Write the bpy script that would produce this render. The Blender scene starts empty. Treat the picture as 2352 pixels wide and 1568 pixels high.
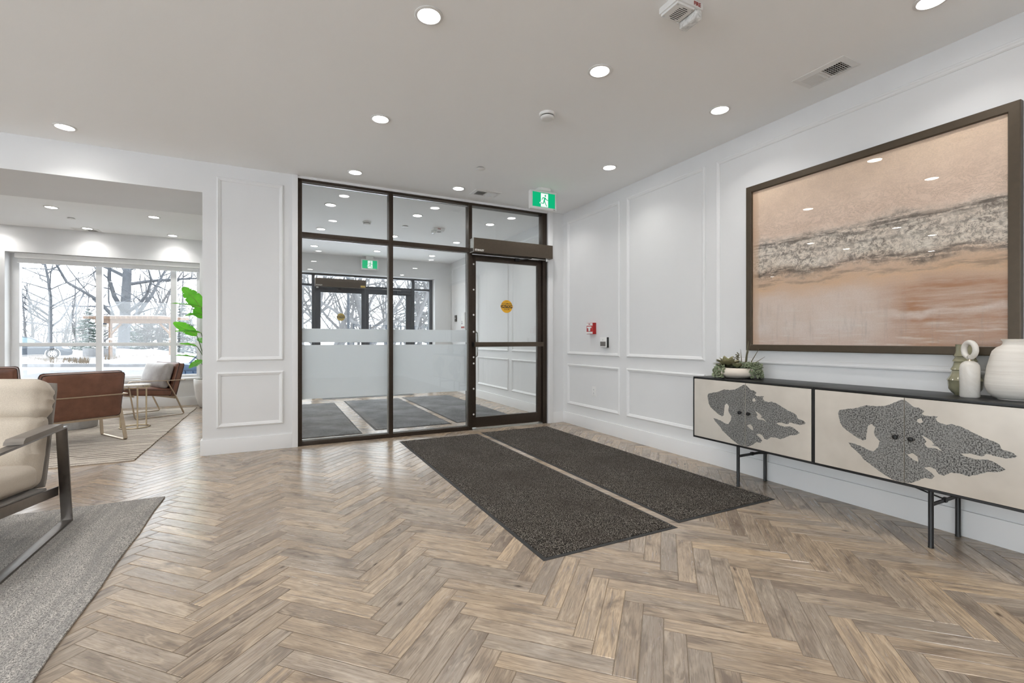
import bpy, bmesh, math, random
import numpy as np
from mathutils import Vector, Matrix
from mathutils.geometry import tessellate_polygon

SC = bpy.context.scene
COL = SC.collection
PI = math.pi

# ------------------------------------------------------------------ camera
CAM_F, CAM_YAW, CAM_H = 1067.0, math.radians(26.84), 1.0777   # focal length in px of the 2352 px frame
cam_d = bpy.data.cameras.new('camera'); cam = bpy.data.objects.new('camera', cam_d); COL.objects.link(cam)
cam.location = (0, 0, CAM_H); cam.rotation_euler = (PI/2, 0, -CAM_YAW)
cam_d.sensor_width = 36.0; cam_d.lens = 36.0*CAM_F/2352; cam_d.shift_y = -3.5/2352
cam_d.clip_start = 0.02; cam_d.clip_end = 400
SC.camera = cam

# ------------------------------------------------------------------ overcast winter sky
W = bpy.data.worlds.new('overcast_sky'); SC.world = W; W.use_nodes = True
bg = W.node_tree.nodes['Background']; bg.inputs[0].default_value = (0.90, 0.945, 1.0, 1); bg.inputs[1].default_value = 2.9
LAMP = 15.0                        # radiance of the downlight lenses
LAMP_W = 1.38                     # watts of each downlight beam
LAMP_COL = (1.0, 0.975, 0.945)

SC.view_settings.view_transform = 'Standard'; SC.view_settings.look = 'None'
SC.view_settings.exposure = 1.08; SC.view_settings.gamma = 1.0; SC.view_settings.use_curve_mapping = False
cy = SC.cycles
cy.use_denoising = True; cy.max_bounces = 7; cy.diffuse_bounces = 5; cy.glossy_bounces = 3
cy.use_adaptive_sampling = True; cy.adaptive_threshold = 0.06; cy.adaptive_min_samples = 16; cy.transmission_bounces = 4; cy.transparent_max_bounces = 24; cy.sample_clamp_indirect = 6.0
cy.caustics_reflective = False; cy.caustics_refractive = False; cy.use_light_tree = False

# ------------------------------------------------------------------ materials
def nt(name):
    m = bpy.data.materials.new(name); m.use_nodes = True
    t = m.node_tree; b = t.nodes['Principled BSDF']
    return m, t, b
def N(t, kind, **kw):
    n = t.nodes.new('ShaderNode'+kind)
    for k, v in kw.items():
        if k.startswith('i_'):
            key = k[2:]
            n.inputs[int(key) if key.isdigit() else key.replace('_', ' ')].default_value = v
        else: setattr(n, k, v)
    return n
def L(t, a, b): t.links.new(a, b)
def rgb(c): return (c[0], c[1], c[2], 1)
def ramp(t, src, stops, interp='LINEAR'):
    r = N(t, 'ValToRGB'); r.color_ramp.interpolation = interp
    e = r.color_ramp.elements
    while len(e) < len(stops): e.new(0.5)
    for k, (p, c) in enumerate(stops):
        e[k].position = p; e[k].color = rgb(c) if hasattr(c, '__len__') else (c, c, c, 1)
    L(t, src, r.inputs[0]); return r.outputs[0]
def mix(t, f, a, b, mode='MIX'):
    n = N(t, 'Mix', data_type='RGBA', blend_type=mode)
    for s, v in ((n.inputs[0], f), (n.inputs[6], a), (n.inputs[7], b)):
        if hasattr(v, 'is_output'): L(t, v, s)
        elif hasattr(v, '__len__'): s.default_value = rgb(v)
        else: s.default_value = v if s == n.inputs[0] else (v, v, v, 1)
    return n.outputs[2]
def mth(t, op, a, b=0.0, clamp=False):
    n = N(t, 'Math', operation=op, use_clamp=clamp)
    for s, v in ((n.inputs[0], a), (n.inputs[1], b)):
        if hasattr(v, 'is_output'): L(t, v, s)
        else: s.default_value = v
    return n.outputs[0]
def noise(t, vec, scale, detail=3, rough=0.55, dist=0.0):
    n = N(t, 'TexNoise'); n.inputs['Scale'].default_value = scale; n.inputs['Detail'].default_value = detail
    n.inputs['Roughness'].default_value = rough; n.inputs['Distortion'].default_value = dist
    if vec is not None: L(t, vec, n.inputs['Vector'])
    return n.outputs[0]
def coords(t, scale=(1, 1, 1), loc=(0, 0, 0), out='Object'):
    c = N(t, 'TexCoord'); m = N(t, 'Mapping'); m.inputs['Scale'].default_value = scale; m.inputs['Location'].default_value = loc
    L(t, c.outputs[out], m.inputs['Vector']); return m.outputs[0]
def bump(t, b, h, strength=0.3, dist=0.002):
    n = N(t, 'Bump'); n.inputs['Strength'].default_value = strength; n.inputs['Distance'].default_value = dist
    L(t, h, n.inputs['Height']); L(t, n.outputs[0], b.inputs['Normal'])
def plain(name, col, rough=0.5, metal=0.0, spec=0.5, nscale=0, var=0.0, bs=0, bd=0.001, bst=0.3, coat=0.0):
    m, t, b = nt(name)
    b.inputs['Roughness'].default_value = rough; b.inputs['Metallic'].default_value = metal
    b.inputs['Specular IOR Level'].default_value = spec; b.inputs['Coat Weight'].default_value = coat
    b.inputs['Base Color'].default_value = rgb(col)
    if nscale:
        f = noise(t, coords(t), nscale)
        L(t, ramp(t, f, [(0.3, [c*(1-var) for c in col]), (0.7, [min(1, c*(1+var)) for c in col])]), b.inputs['Base Color'])
    if bs: bump(t, b, noise(t, coords(t), bs, 4), bst, bd)
    return m
M = {}
M['wall'] = plain('wall_paint', (0.73, 0.73, 0.73), 0.55, spec=0.3, nscale=3, var=0.012, bs=240, bst=0.05, bd=0.0005)
M['trim'] = plain('trim_paint', (0.77, 0.77, 0.77), 0.38, spec=0.4, nscale=4, var=0.01)
M['ceil'] = plain('ceiling_paint', (0.945, 0.95, 0.95), 0.8, spec=0.2, nscale=2, var=0.01, bs=300, bst=0.06, bd=0.0005)
M['bronze'] = plain('dark_bronze_metal', (0.050, 0.037, 0.028), 0.36, metal=0.55, nscale=60, var=0.12)
M['bronze_ext'] = plain('dark_anodised_metal', (0.055, 0.062, 0.075), 0.4, metal=0.4, nscale=40, var=0.1)
M['op_box'] = plain('bronze_cover', (0.100, 0.078, 0.058), 0.34, metal=0.6, nscale=30, var=0.06)
M['black'] = plain('black_metal', (0.018, 0.018, 0.019), 0.42, metal=0.3, nscale=50, var=0.1)
M['rubber'] = plain('black_rubber', (0.03, 0.03, 0.03), 0.7, nscale=80, var=0.2)
M['steel'] = plain('satin_steel', (0.62, 0.62, 0.60), 0.28, metal=1.0, nscale=50, var=0.05)
M['gun'] = plain('gunmetal_bar', (0.19, 0.17, 0.155), 0.30, metal=0.95, nscale=30, var=0.08)
M['brass'] = plain('pale_brass', (0.60, 0.49, 0.33), 0.33, metal=0.9, nscale=30, var=0.06)
M['brassbar'] = plain('bronze_bar', (0.44, 0.35, 0.25), 0.36, metal=0.75, nscale=30, var=0.06)
M['wplastic'] = plain('white_plastic', (0.78, 0.775, 0.76), 0.4, nscale=20, var=0.02)
M['dark'] = plain('dark_slot', (0.02, 0.02, 0.018), 0.8, nscale=20, var=0.1)
M['red'] = plain('red_enamel', (0.42, 0.012, 0.012), 0.35, nscale=30, var=0.06)
M['redprint'] = plain('red_print', (0.30, 0.03, 0.02), 0.6, nscale=30, var=0.06)
M['whiteprint'] = plain('white_print', (0.75, 0.74, 0.70), 0.6, nscale=30, var=0.04)
M['blackprint'] = plain('black_print', (0.03, 0.025, 0.02), 0.6, nscale=30, var=0.1)
M['yellow'] = plain('amber_vinyl', (0.80, 0.42, 0.02), 0.45, nscale=12, var=0.03)
M['yellow2'] = plain('weathered_amber_vinyl', (0.62, 0.45, 0.12), 0.5, nscale=12, var=0.05)
M['winframe'] = plain('white_window_frame', (0.74, 0.74, 0.74), 0.4, nscale=8, var=0.02)
M['blind'] = plain('blind_fabric', (0.80, 0.80, 0.80), 0.7, nscale=150, var=0.04)

def glass(name, tint=(1, 1, 1), ior=1.5, rough=0.0):
    m = bpy.data.materials.new(name); m.use_nodes = True; t = m.node_tree; t.nodes.clear()
    o = N(t, 'OutputMaterial'); g = N(t, 'Newgeometry') if False else t.nodes.new('ShaderNodeNewGeometry')
    inv = mth(t, 'ADD', mth(t, 'MULTIPLY', g.outputs['Backfacing'], 1/ior-ior), ior)
    f = N(t, 'Fresnel'); L(t, inv, f.inputs['IOR'])
    tr = N(t, 'BsdfTransparent'); tr.inputs[0].default_value = rgb(tint)
    gl = N(t, 'BsdfGlossy'); gl.inputs['Roughness'].default_value = rough; gl.inputs[0].default_value = (1, 1, 1, 1)
    mx = N(t, 'MixShader'); L(t, f.outputs[0], mx.inputs[0]); L(t, tr.outputs[0], mx.inputs[1]); L(t, gl.outputs[0], mx.inputs[2])
    L(t, mx.outputs[0], o.inputs[0]); return m
M['glass'] = glass('clear_glass', (0.985, 0.995, 0.99))
M['picglass'] = glass('picture_glass', (1, 1, 1), 1.42)
M['clear'] = plain('clear_strobe_plastic', (0.70, 0.70, 0.68), 0.12, nscale=28, var=0.3, bs=70, bst=0.9, bd=0.01, coat=0.5)

def frosted():
    m = bpy.data.materials.new('frosted_film'); m.use_nodes = True; t = m.node_tree; t.nodes.clear()
    o = N(t, 'OutputMaterial')
    d = N(t, 'BsdfDiffuse'); tl = N(t, 'BsdfTranslucent')
    c = ramp(t, noise(t, coords(t), 2.0, 2), [(0.3, (0.90, 0.925, 0.95)), (0.7, (0.92, 0.945, 0.97))])
    L(t, c, d.inputs[0]); L(t, c, tl.inputs[0])
    mx = N(t, 'MixShader'); mx.inputs[0].default_value = 0.5
    L(t, d.outputs[0], mx.inputs[1]); L(t, tl.outputs[0], mx.inputs[2]); L(t, mx.outputs[0], o.inputs[0]); return m
M['frost'] = frosted()

def emit(name, col, s):
    m = bpy.data.materials.new(name); m.use_nodes = True; t = m.node_tree; t.nodes.clear()
    o = N(t, 'OutputMaterial'); e = N(t, 'Emission'); e.inputs[0].default_value = rgb(col); e.inputs[1].default_value = s
    L(t, e.outputs[0], o.inputs[0]); return m
M['lamp'] = emit('downlight_lens', LAMP_COL, LAMP)
M['exit_green'] = emit('exit_green_panel', (0.004, 0.30, 0.125), 0.75)
M['exit_white'] = emit('exit_white_panel', (0.86, 0.92, 0.90), 0.5)

def tile_mat():
    m, t, b = nt('wood_look_porcelain')
    uv = N(t, 'UVMap'); oi = N(t, 'ObjectInfo'); at = N(t, 'Attribute', attribute_name='tid')
    seed = mth(t, 'ADD', mth(t, 'MULTIPLY', oi.outputs['Random'], 91.7), mth(t, 'MULTIPLY', at.outputs['Fac'], 53.1))
    sx = N(t, 'SeparateXYZ'); L(t, uv.outputs[0], sx.inputs[0])
    def vec(ax, ay):
        c = N(t, 'CombineXYZ'); L(t, mth(t, 'MULTIPLY', sx.outputs[0], ax), c.inputs[0]); L(t, mth(t, 'MULTIPLY', sx.outputs[1], ay), c.inputs[1])
        L(t, seed, c.inputs[2]); return c.outputs[0]
    wn = N(t, 'TexWhiteNoise', noise_dimensions='1D'); L(t, seed, wn.inputs['W'])
    grain = noise(t, vec(4, 60), 1.0, 5, 0.6, 0.8)
    fine = noise(t, vec(14, 260), 1.0, 3, 0.6)
    cloud = noise(t, vec(4, 11), 1.0, 3, 0.55, 0.6)
    base = ramp(t, wn.outputs[0], [(0.0, (0.32, 0.262, 0.21)), (0.15, (0.48, 0.39, 0.295)), (0.4, (0.64, 0.515, 0.38)), (0.62, (0.42, 0.37, 0.315)), (0.85, (0.55, 0.475, 0.395)), (1.0, (0.72, 0.565, 0.39))])
    c1 = mix(t, ramp(t, grain, [(0.32, 0.0), (0.56, 1.0)]), (0.34, 0.28, 0.225), base)
    c2 = mix(t, ramp(t, cloud, [(0.50, 0.0), (0.70, 0.8)]), c1, (0.20, 0.155, 0.12))
    c3 = mix(t, ramp(t, fine, [(0.38, 0.42), (0.5, 0.0)]), c2, (0.17, 0.13, 0.10))
    light = mix(t, ramp(t, noise(t, vec(7, 30), 1.0, 2, 0.5, 1.5), [(0.56, 0.0), (0.70, 0.35)]), c3, (0.76, 0.65, 0.51))
    # knots
    vo = N(t, 'TexVoronoi', voronoi_dimensions='3D'); L(t, vec(4.2, 9.0), vo.inputs['Vector']); vo.inputs['Scale'].default_value = 1.0
    kn = ramp(t, mth(t, 'ADD', vo.outputs['Distance'], mth(t, 'MULTIPLY', fine, 0.10)), [(0.08, 1.0), (0.16, 0.0)])
    gate = ramp(t, mth(t, 'FRACT', mth(t, 'MULTIPLY', wn.outputs[0], 7.3)), [(0.45, 0.0), (0.5, 0.85)])
    c4 = mix(t, mth(t, 'MULTIPLY', kn, gate), light, (0.075, 0.055, 0.04))
    c4 = mix(t, 1.0, c4, (0.84, 0.80, 0.76), 'MULTIPLY')
    L(t, c4, b.inputs['Base Color'])
    r = ramp(t, grain, [(0.3, 0.29), (0.7, 0.19)]); L(t, r, b.inputs['Roughness'])
    b.inputs['Specular IOR Level'].default_value = 0.85
    bump(t, b, mth(t, 'ADD', grain, mth(t, 'MULTIPLY', fine, 0.5)), 0.10, 0.0012)
    return m
M['tile'] = tile_mat()
M['grout'] = plain('grout', (0.27, 0.22, 0.165), 0.9, nscale=60, var=0.15)

def pile(name, c0, c1, c2, scale=420, blot=2.2, bst=0.8, bd=0.004):
    m, t, b = nt(name); v = coords(t)
    n1 = noise(t, v, scale, 2, 0.6); n2 = noise(t, v, blot, 4, 0.6)
    c = ramp(t, n1, [(0.38, c0), (0.54, c1), (0.63, c2)])
    c = mix(t, ramp(t, n2, [(0.38, 0.0), (0.66, 0.6)]), c, [x*2.2 for x in c1])
    L(t, c, b.inputs['Base Color']); b.inputs['Roughness'].default_value = 0.95; b.inputs['Specular IOR Level'].default_value = 0.1
    bump(t, b, n1, bst, bd); return m
M['mat_brown'] = pile('speckled_mat_pile', (0.008, 0.007, 0.006), (0.024, 0.020, 0.017), (0.44, 0.40, 0.35), 230)
M['mat_grey'] = pile('charcoal_mat_pile', (0.06, 0.061, 0.064), (0.15, 0.152, 0.157), (0.42, 0.42, 0.42), 230)

def rug_grey():
    m, t, b = nt('grey_flecked_wool'); v = coords(t)
    n1 = noise(t, coords(t, (1.6, 1.0, 1)), 150, 3, 0.7)
    n2 = noise(t, coords(t, (22, 1.6, 1)), 1.0, 4, 0.65, 0.3)
    c = ramp(t, n1, [(0.33, (0.06, 0.056, 0.053)), (0.48, (0.38, 0.36, 0.335)), (0.63, (0.74, 0.70, 0.645))])
    c = mix(t, ramp(t, n2, [(0.38, 0.55), (0.58, 0.0)]), c, (0.27, 0.26, 0.25))
    L(t, c, b.inputs['Base Color']); b.inputs['Roughness'].default_value = 0.95; b.inputs['Specular IOR Level'].default_value = 0.1
    bump(t, b, mth(t, 'ADD', n1, mth(t, 'MULTIPLY', n2, 0.8)), 0.9, 0.006); return m
def rug_stripe():
    m, t, b = nt('cream_striped_wool')
    w = N(t, 'TexWave', wave_type='BANDS', bands_direction='Y'); w.inputs['Scale'].default_value = 3.6; w.inputs['Distortion'].default_value = 1.6
    w.inputs['Detail'].default_value = 3; w.inputs['Detail Scale'].default_value = 1.2; L(t, coords(t), w.inputs['Vector'])
    gaps = noise(t, coords(t, (2.4, 9, 1)), 1.0, 4, 0.7)
    tone = noise(t, coords(t), 1.1, 2)
    f = mth(t, 'MULTIPLY', ramp(t, w.outputs['Fac'], [(0.5, 0.0), (0.75, 1.0)]), ramp(t, gaps, [(0.40, 0.0), (0.50, 1.0)]))
    base = mix(t, ramp(t, noise(t, coords(t), 160, 2), [(0.35, 0.0), (0.65, 1.0)]), (0.50, 0.44, 0.375), (0.70, 0.635, 0.555))
    c = mix(t, mth(t, 'MULTIPLY', f, ramp(t, tone, [(0.35, 0.95), (0.65, 0.5)])), base, (0.12, 0.10, 0.085))
    L(t, c, b.inputs['Base Color']); b.inputs['Roughness'].default_value = 0.95; b.inputs['Specular IOR Level'].default_value = 0.1
    bump(t, b, w.outputs['Fac'], 0.5, 0.006); return m
M['rug_grey'] = rug_grey(); M['rug_stripe'] = rug_stripe()

def fabric(name, c0, c1, scale=700):
    m, t, b = nt(name); n1 = noise(t, coords(t, (1, 1, 1)), scale, 2, 0.7); n2 = noise(t, coords(t), 5, 3)
    c = mix(t, ramp(t, n1, [(0.35, 0.0), (0.65, 1.0)]), c0, c1)
    c = mix(t, ramp(t, n2, [(0.3, 0.12), (0.7, 0.0)]), c, c0)
    L(t, c, b.inputs['Base Color']); b.inputs['Roughness'].default_value = 0.9; b.inputs['Specular IOR Level'].default_value = 0.15
    b.inputs['Sheen Weight'].default_value = 0.15
    bump(t, b, n1, 0.35, 0.001); return m
M['linen'] = fabric('oatmeal_linen', (0.46, 0.395, 0.32), (0.74, 0.665, 0.565))
M['shell'] = fabric('grey_backing_fabric', (0.27, 0.25, 0.23), (0.40, 0.37, 0.34))
def leather(name, c0, c1, rough):
    m, t, b = nt(name); n2 = noise(t, coords(t), 7, 4, 0.6); n1 = noise(t, coords(t), 320, 3, 0.6)
    L(t, ramp(t, n2, [(0.3, c0), (0.7, c1)]), b.inputs['Base Color']); b.inputs['Roughness'].default_value = rough
    b.inputs['Specular IOR Level'].default_value = 0.5
    bump(t, b, n1, 0.25, 0.0008); return m
M['leather'] = leather('brown_leather', (0.12, 0.050, 0.030), (0.21, 0.092, 0.056), 0.40)
M['leather_dk'] = leather('dark_leather_piping', (0.03, 0.017, 0.013), (0.05, 0.03, 0.022), 0.5)
M['leather_gr'] = leather('window_sheen_leather', (0.25, 0.225, 0.21), (0.36, 0.33, 0.31), 0.38)  # brown leather paled to grey, imitating the window's reflection
M['armpad'] = leather('taupe_leather_pad', (0.17, 0.145, 0.125), (0.23, 0.20, 0.17), 0.5)

def marble(name, c0, c1, scale=9, rough=0.25):
    m, t, b = nt(name); n = noise(t, coords(t), scale, 6, 0.7, 1.6)
    L(t, ramp(t, n, [(0.40, c1), (0.50, c0), (0.60, c1), (0.70, c0)]), b.inputs['Base Color']); b.inputs['Roughness'].default_value = rough; return m
M['marble'] = marble('white_marble', (0.76, 0.73, 0.68), (0.70, 0.665, 0.61), 6, 0.35)
M['marble_top'] = marble('veined_marble_top', (0.62, 0.56, 0.47), (0.33, 0.28, 0.22), 14, 0.2)
M['concrete'] = plain('grey_concrete', (0.36, 0.345, 0.325), 0.8, nscale=9, var=0.18, bs=90, bst=0.2)
M['planter'] = plain('white_matte_planter', (0.80, 0.79, 0.77), 0.55, nscale=4, var=0.02)
M['soil'] = plain('dark_soil', (0.03, 0.022, 0.016), 0.95, nscale=50, var=0.4, bs=60, bst=0.8, bd=0.01)
def vase_ribbed():
    m, t, b = nt('white_ribbed_ceramic'); b.inputs['Roughness'].default_value = 0.55
    n = noise(t, coords(t, (2, 2, 75)), 1.0, 3, 0.6)
    L(t, ramp(t, n, [(0.3, (0.70, 0.66, 0.60)), (0.7, (0.80, 0.765, 0.71))]), b.inputs['Base Color']); bump(t, b, n, 0.4, 0.004); return m
M['vase_white'] = vase_ribbed()
M['vase_green'] = plain('sage_green_glaze', (0.31, 0.295, 0.19), 0.10, spec=0.6, nscale=7, var=0.28, coat=0.6)
M['bowl'] = plain('cream_stoneware', (0.74, 0.66, 0.57), 0.6, nscale=5, var=0.04)
def leafm(name, c0, c1, rough=0.4, tl=0.35):
    m, t, b = nt(name); n = noise(t, coords(t), 9, 3); c = ramp(t, n, [(0.3, c0), (0.7, c1)])
    L(t, c, b.inputs['Base Color']); b.inputs['Roughness'].default_value = rough
    if tl:
        o = t.nodes['Material Output']; tr = N(t, 'BsdfTranslucent'); L(t, mix(t, 0.5, c, (0.25, 0.75, 0.05)), tr.inputs[0])
        mx = N(t, 'MixShader'); mx.inputs[0].default_value = tl; L(t, b.outputs[0], mx.inputs[1]); L(t, tr.outputs[0], mx.inputs[2]); L(t, mx.outputs[0], o.inputs[0])
    return m
M['leaf'] = leafm('bird_of_paradise_leaf', (0.05, 0.27, 0.02), (0.13, 0.46, 0.04), 0.32, 0.45)
M['leaf_rib'] = plain('leaf_midrib', (0.30, 0.45, 0.10), 0.5, nscale=10, var=0.1)
M['stem'] = plain('green_stem', (0.10, 0.15, 0.06), 0.5, nscale=12, var=0.2)
M['succ'] = leafm('succulent_leaf', (0.26, 0.255, 0.14), (0.44, 0.39, 0.25), 0.45, 0)
M['succ_core'] = leafm('succulent_heart', (0.34, 0.44, 0.09), (0.48, 0.58, 0.18), 0.45, 0)
M['bead'] = leafm('trailing_succulent', (0.16, 0.20, 0.11), (0.30, 0.34, 0.22), 0.45, 0)
M['spear'] = leafm('dark_succulent_stem', (0.10, 0.09, 0.05), (0.18, 0.155, 0.09), 0.5, 0)

def plate_mat():
    m, t, b = nt('champagne_metal_plate'); b.inputs['Metallic'].default_value = 0.12; b.inputs['Roughness'].default_value = 0.38
    n = noise(t, coords(t), 2.2, 4, 0.6)
    L(t, ramp(t, n, [(0.35, (0.55, 0.505, 0.445)), (0.65, (0.68, 0.63, 0.56))]), b.inputs['Base Color']); return m
def patina_mat():
    m, t, b = nt('speckled_etched_patina'); b.inputs['Metallic'].default_value = 0.3; b.inputs['Roughness'].default_value = 0.5
    n = noise(t, coords(t), 150, 4, 0.75); n2 = noise(t, coords(t), 5, 3)
    c = ramp(t, n, [(0.46, (0.035, 0.034, 0.033)), (0.52, (0.32, 0.315, 0.30))])
    c = mix(t, ramp(t, n2, [(0.4, 0.0), (0.7, 0.5)]), c, (0.27, 0.267, 0.258))
    L(t, c, b.inputs['Base Color']); return m
M['plate'] = plate_mat(); M['patina'] = patina_mat()

def painting():
    m, t, b = nt('abstract_painting')
    c = N(t, 'TexCoord'); s = N(t, 'SeparateXYZ'); L(t, c.outputs['UV'], s.inputs[0])
    u, v = s.outputs[0], s.outputs[1]
    def uvv(ax, ay, z=0.0):
        k = N(t, 'CombineXYZ'); L(t, mth(t, 'MULTIPLY', u, ax), k.inputs[0]); L(t, mth(t, 'MULTIPLY', v, ay), k.inputs[1]); k.inputs[2].default_value = z; return k.outputs[0]
    warp = mth(t, 'MULTIPLY', mth(t, 'SUBTRACT', noise(t, uvv(3, 5), 1.6, 4, 0.6), 0.5), 0.16)
    vv = mth(t, 'ADD', v, warp)
    base = ramp(t, vv, [(0.0, (0.66, 0.52, 0.45)), (0.10, (0.74, 0.64, 0.58)), (0.28, (0.74, 0.60, 0.51)), (0.36, (0.72, 0.48, 0.30)),
                        (0.43, (0.66, 0.47, 0.33)), (0.49, (0.76, 0.70, 0.60)), (0.62, (0.80, 0.72, 0.62)), (0.70, (0.80, 0.62, 0.50)), (1.0, (0.84, 0.64, 0.47))])
    blot = noise(t, uvv(3, 3, 4), 2.0, 5, 0.62)
    base = mix(t, ramp(t, blot, [(0.38, 0.4), (0.6, 0.0)]), base, (0.62, 0.46, 0.35))
    weave = noise(t, uvv(150, 260, 1), 1.0, 2, 0.6)
    base = mix(t, ramp(t, weave, [(0.35, 0.22), (0.6, 0.0)]), base, (0.45, 0.33, 0.25))
    # dark textured band
    band = ramp(t, vv, [(0.40, 0.0), (0.45, 1.0), (0.62, 1.0), (0.69, 0.0)])
    n1 = noise(t, uvv(46, 40, 2), 1.0, 8, 0.85, 0.45)
    patch = noise(t, uvv(7, 9, 11), 1.0, 3, 0.6)
    crack = mth(t, 'MULTIPLY', ramp(t, n1, [(0.46, 1.0), (0.52, 0.0)]), ramp(t, patch, [(0.36, 0.35), (0.56, 1.0)]))
    base = mix(t, mth(t, 'MULTIPLY', mth(t, 'MULTIPLY', band, crack), 0.82), base, (0.13, 0.10, 0.08))
    base = mix(t, mth(t, 'MULTIPLY', band, ramp(t, n1, [(0.56, 0.0), (0.64, 0.7)])), base, (0.90, 0.86, 0.78))
    for lo, hi, k, z in ((0.605, 0.660, 0.95, 7), (0.425, 0.470, 0.9, 9), (0.555, 0.580, 0.5, 12), (0.375, 0.395, 0.5, 15)):
        st = ramp(t, vv, [(lo-0.01, 0.0), ((lo+hi)/2, 1.0), (hi+0.01, 0.0)])
        st = mth(t, 'MULTIPLY', st, ramp(t, noise(t, uvv(7, 60, z), 1.0, 7, 0.8), [(0.44, 0.0), (0.53, 1.0)]))
        base = mix(t, mth(t, 'MULTIPLY', st, k), base, (0.075, 0.058, 0.046))
    # rust at the lower right
    ru = mth(t, 'MULTIPLY', ramp(t, mth(t, 'ADD', u, mth(t, 'MULTIPLY', blot, 0.3)), [(0.70, 0.0), (0.88, 1.0)]), ramp(t, vv, [(0.02, 0.75), (0.13, 0.9), (0.165, 0.1), (0.19, 1.0), (0.28, 0.9), (0.36, 0.0)]))
    rn = noise(t, uvv(4, 26, 3), 1.0, 5, 0.65)
    base = mix(t, mth(t, 'MULTIPLY', ru, ramp(t, rn, [(0.34, 1.0), (0.70, 0.35)])), base, (0.40, 0.17, 0.06))
    # pale scrapes and faint vertical washes in the lower half
    low = ramp(t, vv, [(0.02, 1.0), (0.36, 0.0)])
    base = mix(t, mth(t, 'MULTIPLY', low, ramp(t, noise(t, uvv(6, 60, 5), 1.0, 4, 0.6), [(0.54, 0.0), (0.66, 0.75)])), base, (0.74, 0.67, 0.60))
    base = mix(t, mth(t, 'MULTIPLY', low, ramp(t, noise(t, uvv(34, 3, 6), 1.0, 5, 0.7), [(0.30, 0.5), (0.46, 0.0)])), base, (0.34, 0.29, 0.26))
    # thin scratches in the upper half
    up = ramp(t, v, [(0.6, 0.0), (0.72, 1.0), (0.86, 0.3), (1.0, 0.2)])
    sc = noise(t, uvv(12, 20, 8), 1.0, 8, 0.85, 1.2)
    base = mix(t, mth(t, 'MULTIPLY', up, ramp(t, sc, [(0.480, 0.0), (0.50, 0.85), (0.520, 0.0)])), base, (0.30, 0.20, 0.13))
    # thin brown edge on the left side
    base = mix(t, ramp(t, mth(t, 'ADD', u, mth(t, 'MULTIPLY', warp, 0.25)), [(0.0, 0.8), (0.03, 0.5), (0.04, 0.0)]), base, (0.55, 0.36, 0.22))
    L(t, base, b.inputs['Base Color']); b.inputs['Roughness'].default_value = 0.7
    bump(t, b, n1, 0.25, 0.002)
    return m
M['painting'] = painting()

# outdoors
def ground_mat():
    m, t, b = nt('snowy_ground'); g = t.nodes.new('ShaderNodeNewGeometry'); s = N(t, 'SeparateXYZ'); L(t, g.outputs['Position'], s.inputs[0])
    mp = N(t, 'Mapping'); mp.inputs['Rotation'].default_value = (0, 0, 0.46); L(t, g.outputs['Position'], mp.inputs['Vector'])
    s2 = N(t, 'SeparateXYZ'); L(t, mp.outputs[0], s2.inputs[0])
    k = N(t, 'Mapping'); k.inputs['Scale'].default_value = (0.05, 0.55, 1); L(t, mp.outputs[0], k.inputs['Vector'])
    streak = noise(t, k.outputs[0], 1.0, 5, 0.65, 0.4)
    d = mth(t, 'ADD', s2.outputs[1], mth(t, 'MULTIPLY', mth(t, 'SUBTRACT', streak, 0.5), 7.0))
    f = ramp(t, mth(t, 'MULTIPLY', d, 0.02), [(0.0, 1.0), (0.02, 1.0), (0.10, 0.3), (0.30, 0.15), (0.385, 0.1), (0.40, 1.0), (0.55, 1.0), (0.57, 0.55), (0.62, 0.45), (0.64, 1.0), (1.0, 1.0)])
    f = mth(t, 'MULTIPLY', f, ramp(t, streak, [(0.34, 0.65), (0.5, 1.0)]))
    f = mth(t, 'MAXIMUM', f, ramp(t, mth(t, 'ADD', mth(t, 'MULTIPLY', s.outputs[0], 0.1), 0.5), [(0.30, 0.0), (0.42, 1.0)]))
    c = mix(t, f, (0.062, 0.064, 0.069), (0.29, 0.30, 0.315))
    c = mix(t, ramp(t, noise(t, mp.outputs[0], 2.0, 5, 0.7), [(0.62, 0.0), (0.72, 0.35)]), c, (0.16, 0.14, 0.12))
    bounce_snow = ramp(t, mth(t, 'ADD', mth(t, 'MULTIPLY', s.outputs[1], 0.02), 0.5), [(0.5, 1.0), (0.62, 0.0)])   # whiter snow added behind the building to bounce light onto the ceiling
    bounce_snow = mth(t, 'MAXIMUM', bounce_snow, ramp(t, mth(t, 'ADD', mth(t, 'MULTIPLY', s.outputs[0], 0.1), 0.5), [(0.42, 0.0), (0.50, 1.0)]))  # whitened by the outer doors too, to brighten vestibule and frosted film
    c = mix(t, bounce_snow, c, (0.88, 0.89, 0.92))
    L(t, c, b.inputs['Base Color']); b.inputs['Roughness'].default_value = 0.75; return m
M['ground'] = ground_mat()
M['snow'] = plain('snow', (0.40, 0.41, 0.43), 0.7, nscale=2, var=0.03)
M['bark'] = plain('haze_grey_bark', (0.066, 0.072, 0.083), 0.9, nscale=3, var=0.2)  # grey-blue haze tint put into the bark colour
M['bark2'] = plain('pale_winter_bark', (0.105, 0.104, 0.108), 0.9, nscale=3, var=0.15)  # pale tone likewise stands in for haze
M['needle'] = plain('dusty_green_needles', (0.05, 0.085, 0.07), 0.8, nscale=3, var=0.3)
M['needle2'] = plain('grey_green_needles', (0.085, 0.11, 0.113), 0.8, nscale=3, var=0.25)
M['timber'] = plain('pale_cedar_timber', (0.15, 0.088, 0.052), 0.7, nscale=6, var=0.12)
M['carpaint'] = plain('dark_blue_car_paint', (0.006, 0.016, 0.030), 0.25, metal=0.3, nscale=3, var=0.1, coat=0.6)
M['carglass'] = plain('tinted_car_glass', (0.10, 0.16, 0.18), 0.08, nscale=3, var=0.1)
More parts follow.
